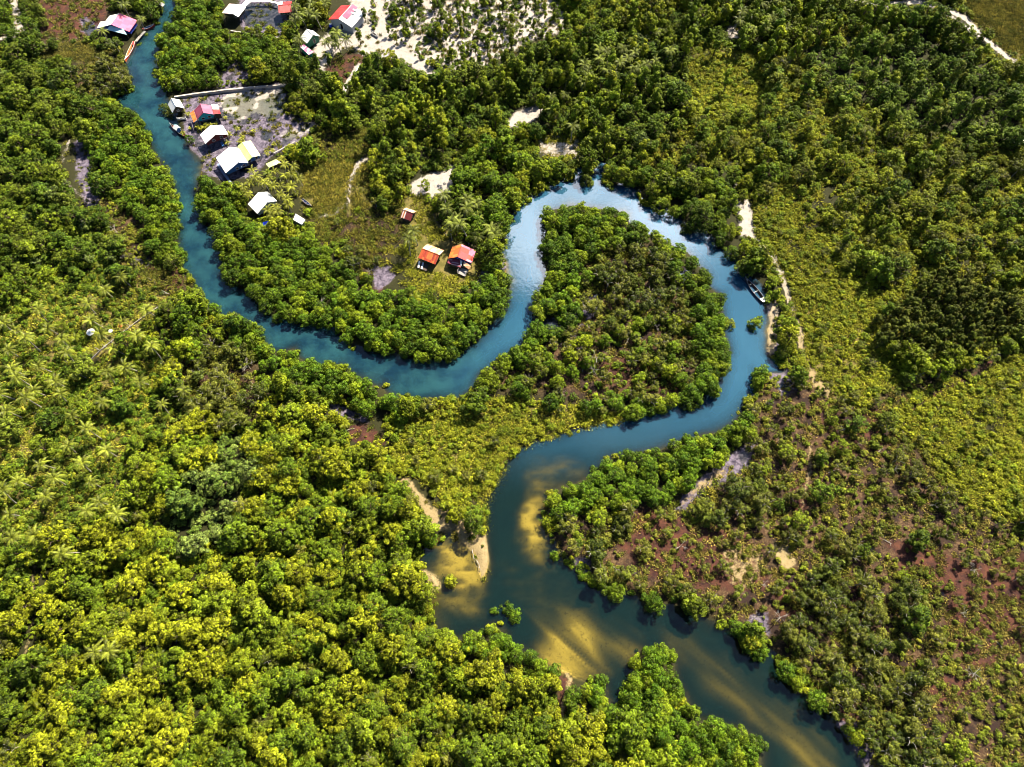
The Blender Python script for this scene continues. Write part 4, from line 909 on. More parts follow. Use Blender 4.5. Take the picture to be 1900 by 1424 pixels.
# ------------------------------------------------------------------ houses
def sheet_mat(name, cols, sheet=.85, rough=.5, rust=None, rib=.18, amt=.35, spec=.3):
    """corrugated roofing sheets or planks: each sheet its own shade, ribs running down the slope (object y)"""
    m, nt = new_mat(name); O = N(nt, 'ShaderNodeTexCoord').outputs['Object']
    sx = N(nt, 'ShaderNodeSeparateXYZ'); L(nt, O, sx.inputs[0])
    cb = N(nt, 'ShaderNodeCombineXYZ'); L(nt, mth(nt, 'FLOOR', mth(nt, 'DIVIDE', sx.outputs[0], sheet)), cb.inputs[0]); L(nt, mth(nt, 'FLOOR', mth(nt, 'DIVIDE', sx.outputs[1], 2.1)), cb.inputs[1])
    w = N(nt, 'ShaderNodeTexWhiteNoise', noise_dimensions='2D'); L(nt, cb.outputs[0], w.inputs[0])
    r = N(nt, 'ShaderNodeValToRGB'); r.color_ramp.interpolation = 'CONSTANT'; e = r.color_ramp.elements
    while len(e) < len(cols): e.new(.5)
    for i, c in enumerate(cols): e[i].position = i / len(cols); e[i].color = (*c, 1)
    L(nt, w.outputs['Value'], r.inputs[0])
    st = N(nt, 'ShaderNodeMapping'); st.inputs['Scale'].default_value = (3.0, .55, 1); L(nt, O, st.inputs[0])
    nz = noise(nt, st.outputs[0], 1.6, 5, .65).outputs['Fac']
    c = mixc(nt, mth(nt, 'MULTIPLY', mrange(nt, nz, .42, .68), amt), r.outputs[0], rust or tuple(.45 * x for x in cols[0]))
    wv = N(nt, 'ShaderNodeTexWave', wave_type='BANDS', bands_direction='X'); wv.inputs['Scale'].default_value = .31 / rib; L(nt, O, wv.inputs[0])
    out(nt, princ(nt, c, rough, spec, bump(nt, wv.outputs['Fac'], .5, .05))); return m
def plain_mat(name, col, rough=.6, var=.25, spec=.3, scale=2.5):
    m, nt = new_mat(name); O = N(nt, 'ShaderNodeTexCoord').outputs['Object']; nz = noise(nt, O, scale, 4).outputs['Fac']
    out(nt, princ(nt, mixc(nt, nz, tuple(x * (1 - var) for x in col), tuple(min(.9, x * (1 + var)) for x in col)), rough, spec)); return m
WHITE = sheet_mat('white_roof_sheets', [(.62,.62,.60),(.70,.70,.69),(.66,.65,.62)], rust=(.42,.38,.33), amt=.3)
PINK = sheet_mat('pink_roof_sheets', [(.50,.10,.20),(.56,.13,.24),(.46,.09,.17)], rust=(.36,.10,.13), amt=.4)
MAROON = sheet_mat('maroon_roof_sheets', [(.20,.030,.065),(.24,.045,.085),(.17,.025,.05)], rust=(.10,.02,.03), amt=.5)
MAUVE = sheet_mat('mauve_roof_sheets', [(.27,.06,.13),(.32,.08,.15),(.25,.05,.11)], rust=(.16,.03,.06), amt=.5)
RUST = sheet_mat('rusty_roof_sheets', [(.42,.075,.018),(.30,.035,.016),(.50,.13,.03),(.36,.05,.02),(.24,.03,.018)], .55, .7, (.16,.03,.015), amt=.6)
RUSTPALE = sheet_mat('sun_bleached_rusty_sheets', [(.56,.36,.16),(.50,.24,.12),(.60,.44,.26),(.44,.20,.12),(.55,.40,.30)], .5, .7, (.34,.12,.06), amt=.6)
REDMIX = sheet_mat('patched_red_sheets', [(.42,.05,.03),(.48,.12,.20),(.40,.04,.03),(.52,.20,.28),(.38,.045,.05)], 1.6, .6, (.26,.03,.02), amt=.5)
ORANGE = sheet_mat('orange_rusty_sheets', [(.55,.17,.03),(.46,.11,.025),(.50,.20,.06)], .6, .7, (.30,.06,.02), amt=.6)
RED = sheet_mat('red_roof_sheets', [(.38,.03,.025),(.44,.05,.05),(.34,.025,.03)], rust=(.22,.02,.03), amt=.5)
LIME = sheet_mat('lime_roof_sheets', [(.42,.55,.16),(.46,.58,.20),(.38,.50,.16)], rust=(.26,.42,.12), amt=.5)
CREAM = sheet_mat('cream_yellow_roof_sheets', [(.66,.66,.36),(.70,.68,.42),(.64,.66,.32)], rust=(.60,.50,.30), amt=.4)
PALEPINK = sheet_mat('faded_pink_roof_sheets', [(.56,.44,.43),(.60,.50,.49),(.52,.38,.38)], rust=(.44,.28,.27), amt=.5)
PALEBLUE = plain_mat('pale_blue_boards', (.42,.60,.68), .6, .12)
BLUE = sheet_mat('blue_painted_planks', [(.035,.13,.36),(.045,.15,.40),(.03,.12,.33)], .3, .6, (.03,.09,.22), .3, .4)
DEEPBLUE = sheet_mat('deep_blue_planks', [(.03,.045,.30),(.035,.06,.34)], .3, .6, None, .3)
CYAN = plain_mat('turquoise_painted_wall', (.01,.34,.42), .5, .12); MAROONWALL = sheet_mat('maroon_plank_wall', [(.13,.02,.018),(.16,.028,.022)], .3, .7, None, .3)
DARKWOOD = sheet_mat('dark_weathered_planks', [(.05,.036,.026),(.07,.05,.038),(.04,.03,.022)], .25, .8, None, .25); GREYWOOD = sheet_mat('grey_weathered_planks', [(.30,.27,.25),(.24,.22,.20),(.36,.33,.31)], .28, .8, None, .28)
GREEN = plain_mat('dark_green_wall', (.03,.13,.085), .6, .15); GREYWALL = plain_mat('grey_rendered_wall', (.28,.31,.36), .8, .2); TEAL = plain_mat('teal_wall', (.04,.36,.28), .6, .15)
GLASS = plain_mat('dark_window_glass', (.012,.014,.018), .15, .1, .5); STONE = plain_mat('pale_causeway_stone', (.34,.30,.27), .9, .45, .1, 1.2); FRAME = plain_mat('white_window_trim', (.62,.62,.60), .6, .08)
BLUEPLASTIC = plain_mat('blue_plastic', (.015,.05,.55), .4, .1); CANVAS = plain_mat('white_canvas', (.70,.70,.68), .8, .06)

def frame_of(ridge, eL, eR, ze, zr=None):
    P = {}
    best = None
    for z in ([zr] if zr else np.arange(ze + .7, ze + 1.75, .05)):
        r0, r1 = at(*ridge[0], z), at(*ridge[1], z); l0, l1 = at(*eL[0], ze), at(*eL[1], ze); q0, q1 = at(*eR[0], ze), at(*eR[1], ze)
        d = (r1 - r0) + (l1 - l0) + (q1 - q0); d[2] = 0; Ln = np.linalg.norm(d) / 3; d /= np.linalg.norm(d); y = np.array((-d[1], d[0], 0))
        mids = [(a_ + b_) / 2 for a_, b_ in ((r0, r1), (l0, l1), (q0, q1))]; c = sum(mids) / 3
        off = [float((m - c) @ y) for m in mids]; e = abs(off[0] - (off[1] + off[2]) / 2)
        if best is None or e < best[0]: best = (e, c, d, off, Ln, z)
    e, c, d, off, Ln, z = best
    return c, math.atan2(d[1], d[0]), off, Ln, z
def window(b, x, y, z, w, h, face, mat_f=None, name='window'):
    """a framed opening on a wall: face 'x' looks along +x, 'y' along +-y"""
    s = MB(); p = MB(); sg = 1 if face[0] == '+' else -1
    if face[1] == 'x':
        s.box((x + sg * .03, y, z), (.06, w + .16, h + .16)); p.box((x + sg * .045, y, z), (.06, w, h))
    else:
        s.box((x, y + sg * .03, z), (w + .16, .06, h + .16)); p.box((x, y + sg * .045, z), (w, .06, h))
    o = s.build(name, mat_f or FRAME, b); p.build('pane' if name == 'window' else 'panel', GLASS, o); return o
def gable(root, off, Ln, ze, zr, roofs, wall, zf=1.1, wins=(), over=.4, posts=True, g=.5, ridge_mat=None, x0=0.0, dy=0.0, side_wins=()):
    """gabled body in the root's frame: ridge along x, eaves at off[1] (left) and off[2] (right)"""
    yr, yl, yq = off[0] + dy, off[1] + dy, off[2] + dy; h = Ln / 2; ze -= g; zr -= g; zf = zf + .2 if zf > .5 else zf
    b = MB(); t = .07
    b.slab([(x0 - h, yr, zr), (x0 + h, yr, zr), (x0 + h, yl, ze), (x0 - h, yl, ze)], t, 0); b.slab([(x0 - h, yr, zr), (x0 + h, yr, zr), (x0 + h, yq, ze), (x0 - h, yq, ze)], t, 1)
    rf = b.build('roof', list(roofs), root)
    c = MB(); c.tube([(x0 - h, yr, zr + .02), (x0 + h, yr, zr + .02)], [.09, .09], 6); c.build('ridge_cap', ridge_mat or roofs[1], rf)
    w = MB(); a, bq = (yl, yq) if yl < yq else (yq, yl); a += over; bq -= over; hx = h - over - .25
    za = ze - .12 + (zr - ze) * over / max(.3, abs(yr - a) + over); zb = ze - .12 + (zr - ze) * over / max(.3, abs(bq - yr) + over)
    V = []
    for x in (x0 - hx, x0 + hx): V += [(x, a, zf), (x, bq, zf), (x, bq, zb), (x, yr, zr - .12), (x, a, za)]
    w.add(V, [(4, 3, 2, 1, 0), (5, 6, 7, 8, 9), (0, 1, 6, 5), (1, 2, 7, 6), (0, 5, 9, 4), (2, 3, 8, 7), (4, 9, 8, 3)])
    w.build('wall', wall, root)
    if posts:
        for x in (x0 - hx + .15, x0, x0 + hx - .15):
            for y in (a + .15, bq - .15):
                p = MB(); p.tube([(x, y, -1.2), (x, y, zf + .02)], [.09, .08], 6); p.build('stilt', DARKWOOD, root)
    for y, z, ww, hh in wins: window(root, x0 + hx, yr + y, z, ww, hh, '+x')
    for sgn, x, z, ww, hh in side_wins: window(root, x0 + x, (bq if sgn > 0 else a), z, ww, hh, '+y' if sgn > 0 else '-y')
    return a, bq, hx
def lean_to(root, quad_px, zs, mat, name='porch_roof', th=.06):
    """a single roof sheet through four photo points at heights zs, expressed in the root's frame"""
    b = MB(); M_ = root.rotation_euler.z; q = []
    for (px, py), z in zip(quad_px, zs):
        p = at(px, py, z) - np.array(root.location); q.append((p[0] * cos(-M_) - p[1] * sin(-M_), p[0] * sin(-M_) + p[1] * cos(-M_), p[2]))
    b.slab(q, th); return b.build(name, mat, root), q
def posts_under(root, q, name='post', r=.06):
    for x, y, z in q:
        p = MB(); p.tube([(x * .97, y * .97, -1.0), (x * .97, y * .97, z - .05)], [r, r], 5); p.build(name, DARKWOOD, root)
def walls_under(root, q, zf, mat, name='wall'):
    b = MB(); c = sum(np.array(p) for p in q) / 4; top = [c + (np.array(p) - c) * .9 - np.array((0, 0, .1)) for p in q]; bot = [np.array((p[0], p[1], zf)) for p in top]
    b.add(top + bot, [(0, 1, 5, 4), (1, 2, 6, 5), (2, 3, 7, 6), (3, 0, 4, 7), (7, 6, 5, 4)]); return b.build(name, mat, root)
def start(name, label, ridge, eL, eR, ze, zr=None, cat='house', group=None):
    c, rz, off, Ln, z = frame_of(ridge, eL, eR, ze, zr)
    r = empty(name, (c[0], c[1], .5), rz); tag(r, label, cat, group); return r, off, Ln, z
ST_G = 'houses of the river village'
# pink-roofed house by the river
r, off, Ln, zr = start('stilt_house', 'pink-roofed blue-walled house with a white roof slope beside the upper river', [(220.7,26),(207.2,46)], [(207,25),(191,45)], [(252.3,42),(235.8,65)], 3.15, None, group=ST_G)
gable(r, off, Ln, 3.15, zr, (WHITE, PINK), DEEPBLUE, 1.0, [(0, 2.2, .9, .9)], side_wins=[(-1, -.6, 2.2, .8, .8), (-1, 1.2, 2.2, .8, .8)])
_, q = lean_to(r, [(204,48),(228,53),(235.5,65),(198,55.5)], [3.9, 3.9, 3.1, 3.1], PALEBLUE); posts_under(r, q[2:])
_, q = lean_to(r, [(186,40.5),(198,40),(204,50),(180,52)], [3.5, 3.5, 3.0, 2.9], WHITE, 'annex_roof'); walls_under(r, q, 1.0, DEEPBLUE)
# pale pink house on stilts over the fish pond
r, off, Ln, zr = start('stilt_house', 'faded pink house on stilts with a white slope beside the fish pond', [(443.8,9.3),(432,31)], [(432,1),(415.6,17)], [(452.5,20),(439,35)], 3.75, None, group=ST_G)
gable(r, off, Ln, 3.75, zr, (PALEPINK, WHITE), DARKWOOD, 1.8, [(0, 2.6, .7, .8)])
_, q = lean_to(r, [(446,11),(462,-6),(478,-6),(452,15)], [3.6, 3.6, 3.6, 3.6], WHITE, 'annex_roof'); posts_under(r, q)
# red-roofed house right of the pond
r, off, Ln, zr = start('stilt_house', 'red-roofed house on stilts at the far end of the fish pond', [(515,12),(536.5,8)], [(524,3),(548,3)], [(512,25.3),(538,23)], 3.35, None, group=ST_G)
gable(r, off, Ln, 3.35, zr, (RED, RED), DARKWOOD, 1.4, side_wins=[(-1, -.7, 2.3, .7, .7), (-1, .9, 2.3, .7, .7)])
_, q = lean_to(r, [(515,4),(525,3),(524,9),(515,11)], [4.1, 4.1, 3.9, 3.9], WHITE, 'annex_roof'); posts_under(r, q)
# long red and white house
r, off, Ln, zr = start('long_house', 'long house with one red and one white roof slope beside the sandy yard', [(651,10),(628,37)], [(635,7),(612.5,34)], [(674.8,28.6),(650.4,52.6)], 3.55, None, group=ST_G)
a_, b_, hx = gable(r, off, Ln, 3.55, zr, (RED, WHITE), GREYWALL, .0, [(0, 1.4, 1.0, 2.0)], posts=False, side_wins=[(-1, -1.8, 1.7, .9, .9), (-1, .2, 1.7, .9, .9), (-1, 2.2, 1.7, .9, .9)])
sl = (zr - 4.0) / abs(off[2] - off[0]); sg = 1 if off[2] > off[0] else -1
for x, y0, y1, w_, m_ in ((-1.2, .1, 2.2, 7.0, MAUVE), (-2.8, 1.5, 3.0, .5, FRAME), (-1.2, 1.7, 3.0, .5, FRAME)):
    b = MB(); hw = w_ / 2; zz = lambda y: zr - .5 - sl * y + (.06 if m_ is MAUVE else .12)
    b.slab([(x - hw, off[0] + sg * y0, zz(y0)), (x + hw, off[0] + sg * y0, zz(y0)), (x + hw, off[0] + sg * y1, zz(y1)), (x - hw, off[0] + sg * y1, zz(y1))], .05); b.build('roof_panel', m_, r)
# green-walled house and the striped shed in front of it
r, off, Ln, zr = start('village_house', 'white-roofed house with a dark green gable wall among the palms', [(569,55.2),(583,66.1)], [(558.5,72),(571.6,82.6)], [(579.2,54.3),(590,65.3)], 2.85, None, group=ST_G)
gable(r, off, Ln, 2.85, zr, (WHITE, WHITE), GREEN, 0, [(0, 1.3, .8, 1.6)], posts=False)
def shed(name, label, quad, zs, roof, wall, zf=0, cat='shed', **kw):
    pts = [at(*p, z) for p, z in zip(quad, zs)]; c = sum(pts) / 4; d = pts[1] - pts[0]
    r = empty(name, (c[0], c[1], .5), math.atan2(d[1], d[0])); tag(r, label, cat, kw.get('group'))
    _, q = lean_to(r, quad, zs, roof, 'roof')
    if wall: walls_under(r, q, zf, wall)
    else: posts_under(r, q)
    return r, q
STRIPE = sheet_mat('white_and_pink_striped_sheets', [(.66,.62,.64),(.50,.16,.30),(.70,.66,.68)], .45, .6, None)
shed('garden_shed', 'small shed with striped white and pink roof and turquoise wall', [(555.5,86),(573,102.5),(583,97),(564,82.8)], [2.5, 2.5, 3.1, 3.1], STRIPE, TEAL)
# white boathouse on the bank
r, off, Ln, zr = start('boathouse', 'small white boathouse at the water edge below the stone causeway', [(319.5,185),(327.3,200.6)], [(310.7,193.6),(319.3,208.3)], [(332.4,183.3),(341.3,199.5)], 2.85, None, 'boathouse')
gable(r, off, Ln, 2.85, zr, (WHITE, WHITE), DARKWOOD, 1.0, [(0, 1.8, .6, .6)])
# maroon house with orange lean-to and turquoise gable
r, off, Ln, zr = start('stilt_house', 'maroon-roofed house with turquoise gable wall and orange lean-to', [(372.3,195),(378.2,212.4)], [(359.4,204),(366,220.9)], [(391.8,194.3),(395.9,211)], 3.05, None, group=ST_G)
gable(r, off, Ln, 3.05, zr, (MAROON, MAUVE), CYAN, .9, [(-.9, 1.7, .8, .6), (1.1, 1.7, .8, .6)])
_, q = lean_to(r, [(352.4,210.2),(359.2,204.8),(365,222),(359.5,227.8)], [2.9, 3.3, 3.3, 2.9], ORANGE, 'porch_roof'); posts_under(r, q)
_, q = lean_to(r, [(392,194.3),(404.4,194),(407,203.2),(394.3,203.2)], [3.35, 3.2, 3.2, 3.35], WHITE, 'annex_roof'); walls_under(r, q, .9, DARKWOOD)
_, q = lean_to(r, [(394.5,203.4),(407.1,203.4),(409.5,211.6),(396.8,212)], [3.35, 3.2, 3.2, 3.35], RED, 'annex_roof'); walls_under(r, q, .9, DARKWOOD)
# house with maroon wall
r, off, Ln, zr = start('stilt_house', 'white-roofed house with dark maroon gable wall between two other houses', [(390,232.7),(400.3,251.5)], [(371.9,253),(381.9,267.4)], [(412,230.5),(422.4,248.2)], 3.05, None, group=ST_G)
gable(r, off, Ln, 3.05, zr, (WHITE, WHITE), MAROONWALL, 1.0, [(-1.3, 2.0, .8, .7), (1.3, 2.0, .8, .7)])
b = MB(); b.box((Ln / 2 + .5, .4, .55), (1.3, .12, .12), tilt=-.6); b.box((Ln / 2 + .5, 1.0, .55), (1.3, .12, .12), tilt=-.6)
for k in range(4): b.box((Ln / 2 + .15 + k * .27, .7, .78 - k * .17), (.2, .6, .05))
b.build('stair', BLUE, r)
# double-gabled house: white roof, then lime and cream
r, off, Ln, zr = start('double_gabled_house', 'large double-gabled house with white, lime and cream roof and blue walls', [(424.5,273.3),(442.7,302.3)], [(402.2,296),(420.7,324.7)], [(440.5,272),(458.7,299.4)], 3.15, None, group=ST_G)
gable(r, off, Ln, 3.15, zr, (WHITE, WHITE), BLUE, 1.0, [(1.2, 1.9, .75, .75), (-1.1, 1.9, .75, .75)])
c2, rz2, off2, Ln2, zr2 = frame_of([(449,264.4),(468.3,292.7)], [(440.5,272),(458.7,299.4)], [(466.7,260.2),(481,289.7)], 3.15)
M_ = -r.rotation_euler.z; dv = c2 - np.array(r.location); x0 = dv[0] * cos(M_) - dv[1] * sin(M_); dyv = dv[0] * sin(M_) + dv[1] * cos(M_)
gable(r, off2, Ln2, 3.17, zr2, (LIME, CREAM), BLUE, 1.0, [(1.2, 1.9, .75, .75), (-1.1, 1.9, .75, .75)], x0=x0, dy=dyv + .04)
b = MB(); b.box((Ln2 / 2 + x0 - 1.4, dyv + min(off2[1:]) - .4, .95), (2.6, 1.3, .12)); b.build('step_platform', GREYWOOD, r)
b = MB(); b.tube([(Ln / 2 - .2, off[0] + .2, 2.8), (Ln / 2 + .35, off[0] + .2, 2.75)], [.03, .03], 5); b.box((Ln / 2 + .35, off[0] + .2, 2.62), (.22, .22, .22)); b.build('wall_lamp', FRAME, r)
# palm-shaded white roof with its white shed
r, off, Ln, zr = start('village_house', 'white-roofed house half hidden by coconut palms', [(479.6,358.6),(497,377)], [(460.6,380),(478.3,398.2)], [(494,354),(512.9,371.7)], 2.95, None, group=ST_G)
gable(r, off, Ln, 2.95, zr, (WHITE, WHITE), GREYWALL, .6, [(-1, 1.6, .8, .8), (1, 1.6, .8, .8)])
shed('garden_shed', 'small white flat-roofed shed beyond the palm-shaded house', [(544,408),(560,417),(566.5,408),(548.5,396.6)], [2.4, 2.4, 2.7, 2.7], WHITE, GREYWALL)
shed('garden_shed', 'tin shed of white and lime sheets right of the blue-walled house', [(493,304.4),(499,311.6),(521,302),(512,295.6)], [2.5, 2.5, 2.7, 2.7], sheet_mat('white_and_lime_sheets', [(.64,.64,.60),(.44,.55,.20),(.66,.66,.62)], .9), DARKWOOD)
# rusty hut
r, off, Ln, zr = start('garden_hut', 'tiny hut with dark red and rust striped roof on the grass', [(747,389.5),(767.5,396)], [(752,384.5),(770.5,391.5)], [(744,403.5),(763,410.5)], 2.4, 3.5, 'hut')
STR2 = sheet_mat('maroon_rust_and_white_sheets', [(.13,.018,.02),(.46,.14,.03),(.13,.018,.02),(.60,.50,.46),(.15,.02,.02)], .38, .7, None)
gable(r, off, Ln, 2.30, zr, (RUSTPALE, STR2), DARKWOOD, .3, [(0, 1.2, .5, .5)], over=.25)
# two rust-red cottages
r, off, Ln, zr = start('rusty_cottage', 'cottage with rusty red lower slope and bleached upper slope, white beams in front', [(784,462),(814,473)], [(791,452),(824,465)], [(777,479),(809,492)], 2.95, None, group='rust-red cottages by the clearing')
a_, b_, hx = gable(r, off, Ln, 2.95, zr, (RUSTPALE, RUST), DARKWOOD, 1.0, [(0, 2.0, .8, .8)])
_, q = lean_to(r, [(775.5,484),(796,491),(791,503.5),(773.5,496.5)], [1.3, 1.3, 1.3, 1.3], DARKWOOD, 'deck', .1); posts_under(r, q)
qa = [np.array(p) for p in q]
for f0 in (.08, .42):
    b = MB(); A_ = qa[0] + (qa[1] - qa[0]) * f0; B_ = qa[3] + (qa[2] - qa[3]) * f0; w_ = (qa[1] - qa[0]) * .14; up = np.array((0, 0, .12))
    b.slab([A_ + up, A_ + w_ + up, B_ + w_ + up, B_ + up], .08); b.build('deck_panel', FRAME, r)
r, off, Ln, zr = start('rusty_cottage', 'cottage with patched red and pink roof, maroon annex and grey deck', [(857,453.5),(848.5,478)], [(841,453),(833.8,474)], [(882,469),(873.5,494)], 3.05, None, group='rust-red cottages by the clearing')
gable(r, off, Ln, 3.05, zr, (ORANGE, REDMIX), DEEPBLUE, 1.0, [(0, 2.0, .8, .8)])
STR3 = sheet_mat('maroon_sheets_with_pale_ribs', [(.17,.025,.045),(.20,.03,.05),(.40,.24,.26),(.17,.025,.045)], .32, .6, None)
_, q = lean_to(r, [(833,477),(857,484),(855,497),(830,488)], [3.0, 3.0, 2.5, 2.5], STR3, 'annex_roof'); walls_under(r, q, .8, DARKWOOD)
_, q = lean_to(r, [(854,483),(858,484.5),(856.5,493),(853.5,492)], [3.1, 3.1, 2.75, 2.75], FRAME, 'roof_panel')
_, q = lean_to(r, [(861,485),(874,493.5),(870,500.5),(859,492)], [3.2, 3.2, 2.7, 2.7], RUSTPALE, 'porch_roof'); posts_under(r, q[2:])
_, q = lean_to(r, [(853,497),(869,501),(863,513.5),(848.5,507)], [1.2, 1.2, 1.2, 1.2], GREYWOOD, 'deck', .1); posts_under(r, q)
b = MB(); qa = [np.array(p) for p in q]
for i in range(4):
    A_, B_ = qa[i], qa[(i + 1) % 4]; b.tube([A_ + (0, 0, .9), B_ + (0, 0, .9)], [.05, .05], 5); b.tube([A_, A_ + (0, 0, .95)], [.05, .05], 5); m_ = (A_ + B_) / 2; b.tube([m_, m_ + (0, 0, .95)], [.04, .04], 5)
b.build('railing', GREYWOOD, r)
# far right edge: blue tank and the corner of a pale roof
shed('roadside_shed', 'pale roofed shed at the sandy eastern edge', [(1884,262),(1900,268),(1908,250),(1890,246)], [2.8, 2.8, 3.1, 3.1], WHITE, GREYWALL)
p = at(1899, 284, 1.2); r = empty('water_tank', (p[0], p[1], .5)); tag(r, 'blue plastic water tank beside the pale shed', 'tank')
b = MB(); b.tube([(0, 0, -.2), (0, 0, 1.3), (0, 0, 1.55), (0, 0, 1.7)], [.95, .95, .8, .3], 16); b.build('barrel', BLUEPLASTIC, r); b = MB(); b.tube([(0, 0, 1.7), (0, 0, 1.8)], [.28, .26], 10); b.build('lid', BLUEPLASTIC, r)
p = at(613.5, 48, 1.0); r = empty('water_barrel', (p[0], p[1], .5)); tag(r, 'blue water barrel at the corner of the long red-and-white house', 'barrel')
b = MB(); b.tube([(0, 0, -.1), (0, 0, .3), (0, 0, 1.0), (0, 0, 1.1)], [.55, .6, .58, .5], 12); b.build('drum', BLUEPLASTIC, r); b = MB(); b.tube([(0, 0, 1.1), (0, 0, 1.16)], [.5, .48], 12); b.build('lid', FRAME, r)
p = at(497, 419, 1.0); r = empty('tarpaulin_shelter', (p[0], p[1], .5), .3); tag(r, 'blue tarpaulin shelter below the palm-shaded white roof', 'shelter')
b = MB(); b.slab([(-1.1, -.7, 1.3), (1.1, -.7, 1.2), (1.1, .7, 1.6), (-1.1, .7, 1.7)], .03); b.build('sheet', BLUEPLASTIC, r)
for x in (-1, 1):
    for y in (-.6, .6): b = MB(); b.tube([(x, y, -.2), (x, y, 1.4 + .2 * y)], [.04, .04], 5); b.build('pole', DARKWOOD, r)
# white round canopies in the palm garden
for px, py, rr, m_, lb in ((168.5, 617, 1.15, CANVAS, 'white round canopy on a pole in the palm garden'), (205, 615, .6, CANVAS, 'small white round canopy near the garden path'), (224, 605, .6, ORANGE, 'small orange round canopy among yellow palms')):
    p = at(px, py, 2.2); r = empty('garden_canopy', (p[0], p[1], gz(p[0], p[1]))); tag(r, lb, 'canopy')
    b = MB(); n = 14; b.add([(rr * cos(2 * pi * k / n), rr * sin(2 * pi * k / n), 1.75 - .08 * (k % 2)) for k in range(n)] + [(0, 0, 2.2)], [(k, (k + 1) % n, n) for k in range(n)]); b.build('cloth', m_, r)
    b = MB(); b.tube([(0, 0, -.3), (0, 0, 2.2)], [.05, .04], 6); b.build('pole', DARKWOOD, r)

# ------------------------------------------------------------------ boats
def boat(name, label, bow, stern, width, hull, inner, z=0.0, depth=.6, seats=4, cat='boat', cabin=None, decks=(), group=None):
    A, B = at(*stern, z + .45), at(*bow, z + .45); d = B - A; Lb = np.linalg.norm(d[:2]); c = (A + B) / 2
    r = empty(name, (c[0], c[1], z), math.atan2(d[1], d[0])); tag(r, label, cat, group)
    n = 15; prof = []
    for i in range(n):
        t = i / (n - 1); x = -Lb / 2 + Lb * t; w = width / 2 * max(.02, (sin(pi * (.12 + .88 * t)) ** .55) * (1 if t < .55 else (1 - ((t - .55) / .45) ** 2.2 * .95))); sh = .18 + depth * .75 + .28 * abs(2 * t - .85) ** 2.4
        prof.append((x, w, sh, -depth * .35 + .35 * max(0, t - .8)))
    o = MB(); V = []; k = 7
    for x, w, sh, kz in prof:
        for s, zz in ((-1, sh), (-.82, sh * .35), (-.45, kz), (0, kz - .05), (.45, kz), (.82, sh * .35), (1, sh)): V.append((x, s * w, zz))
    o.add(V, [(i * k + j, i * k + j + 1, (i + 1) * k + j + 1, (i + 1) * k + j) for i in range(n - 1) for j in range(k - 1)] + [tuple(range(k - 1, -1, -1))])
    o.build('hull', hull, r)
    b = MB(); V = []
    for x, w, sh, kz in prof:
        w *= .88
        for s, zz in ((-1, sh), (-.7, kz + .14), (0, kz + .1), (.7, kz + .14), (1, sh)): V.append((x, s * w, zz))
    b.add(V, [(i * 5 + j + 1, i * 5 + j, (i + 1) * 5 + j, (i + 1) * 5 + j + 1) for i in range(n - 1) for j in range(4)]); b.build('lining', inner, r)
    for s in (-1, 1):
        g = MB(); g.tube([(x, s * w * .95, sh + .02) for x, w, sh, kz in prof], [.05] * n, 5); g.build('gunwale', FRAME if hull is not DARKWOOD else GREYWOOD, r)
    for i in range(seats):
        t = .2 + .55 * i / max(1, seats - 1); x, w, sh, kz = prof[int(t * (n - 1))]; g = MB(); g.box((x, 0, sh - .14), (.22, w * 1.8, .05)); g.build('thwart', GREYWOOD, r)
    for t0, t1, m_ in decks:
        g = MB(); i0, i1 = int(t0 * (n - 1)), int(t1 * (n - 1))
        for i in range(i0, i1): x0_, w0, s0, _ = prof[i]; x1_, w1, s1, _ = prof[i + 1]; g.slab([(x0_, -w0 * .9, s0 - .02), (x1_, -w1 * .9, s1 - .02), (x1_, w1 * .9, s1 - .02), (x0_, w0 * .9, s0 - .02)], .05)
        g.build('deck', m_, r)
    return r, prof
REDPAINT = plain_mat('red_boat_paint', (.42,.035,.03), .45, .25); BLUEPAINT = plain_mat('blue_boat_paint', (.03,.10,.30), .45, .2); ORANGEPAINT = plain_mat('orange_boat_paint', (.52,.15,.04), .5, .25); WHITEPAINT = plain_mat('white_boat_paint', (.66,.63,.62), .5, .1)
boat('longboat', 'red wooden longboat with white bow and orange inside moored below the pink-roofed house', (232.5,113.5), (249,79), 1.35, REDPAINT, ORANGEPAINT, seats=3, decks=((.02, .2, REDPAINT), (.82, .98, WHITEPAINT)))
boat('rowing_boat', 'small red and blue rowing boat in the shade by the pink-roofed house', (287,47), (265.5,55.5), 1.15, REDPAINT, BLUEPAINT, seats=3, decks=((.02, .14, REDPAINT),))
boat('sampan', 'old wooden boat with pale stern deck moored under trees on the eastern bend', (1382,516), (1418,561), 1.9, DARKWOOD, DARKWOOD, seats=3, decks=((.02, .2, WHITEPAINT), (.88, .99, GREYWOOD)))
r, prof = boat('cabin_boat', 'dark boat with white cabin roof tied up between two houses', (315.5,230.5), (344,253), 1.5, DARKWOOD, GREYWOOD, seats=2, decks=((.02, .2, MAROONWALL),))
cb = MB(); x0 = -.2; 
cb.add([(x0 - .9, -.6, .3), (x0 + .9, -.6, .3), (x0 + .9, .6, .3), (x0 - .9, .6, .3), (x0 - .9, -.6, 1.6), (x0 + .9, -.6, 1.6), (x0 + .9, .6, 1.6), (x0 - .9, .6, 1.6), (x0 - .9, 0, 2.05), (x0 + .9, 0, 2.05)], [(0, 1, 5, 4), (2, 3, 7, 6), (1, 2, 6, 9, 5), (3, 0, 4, 8, 7)])
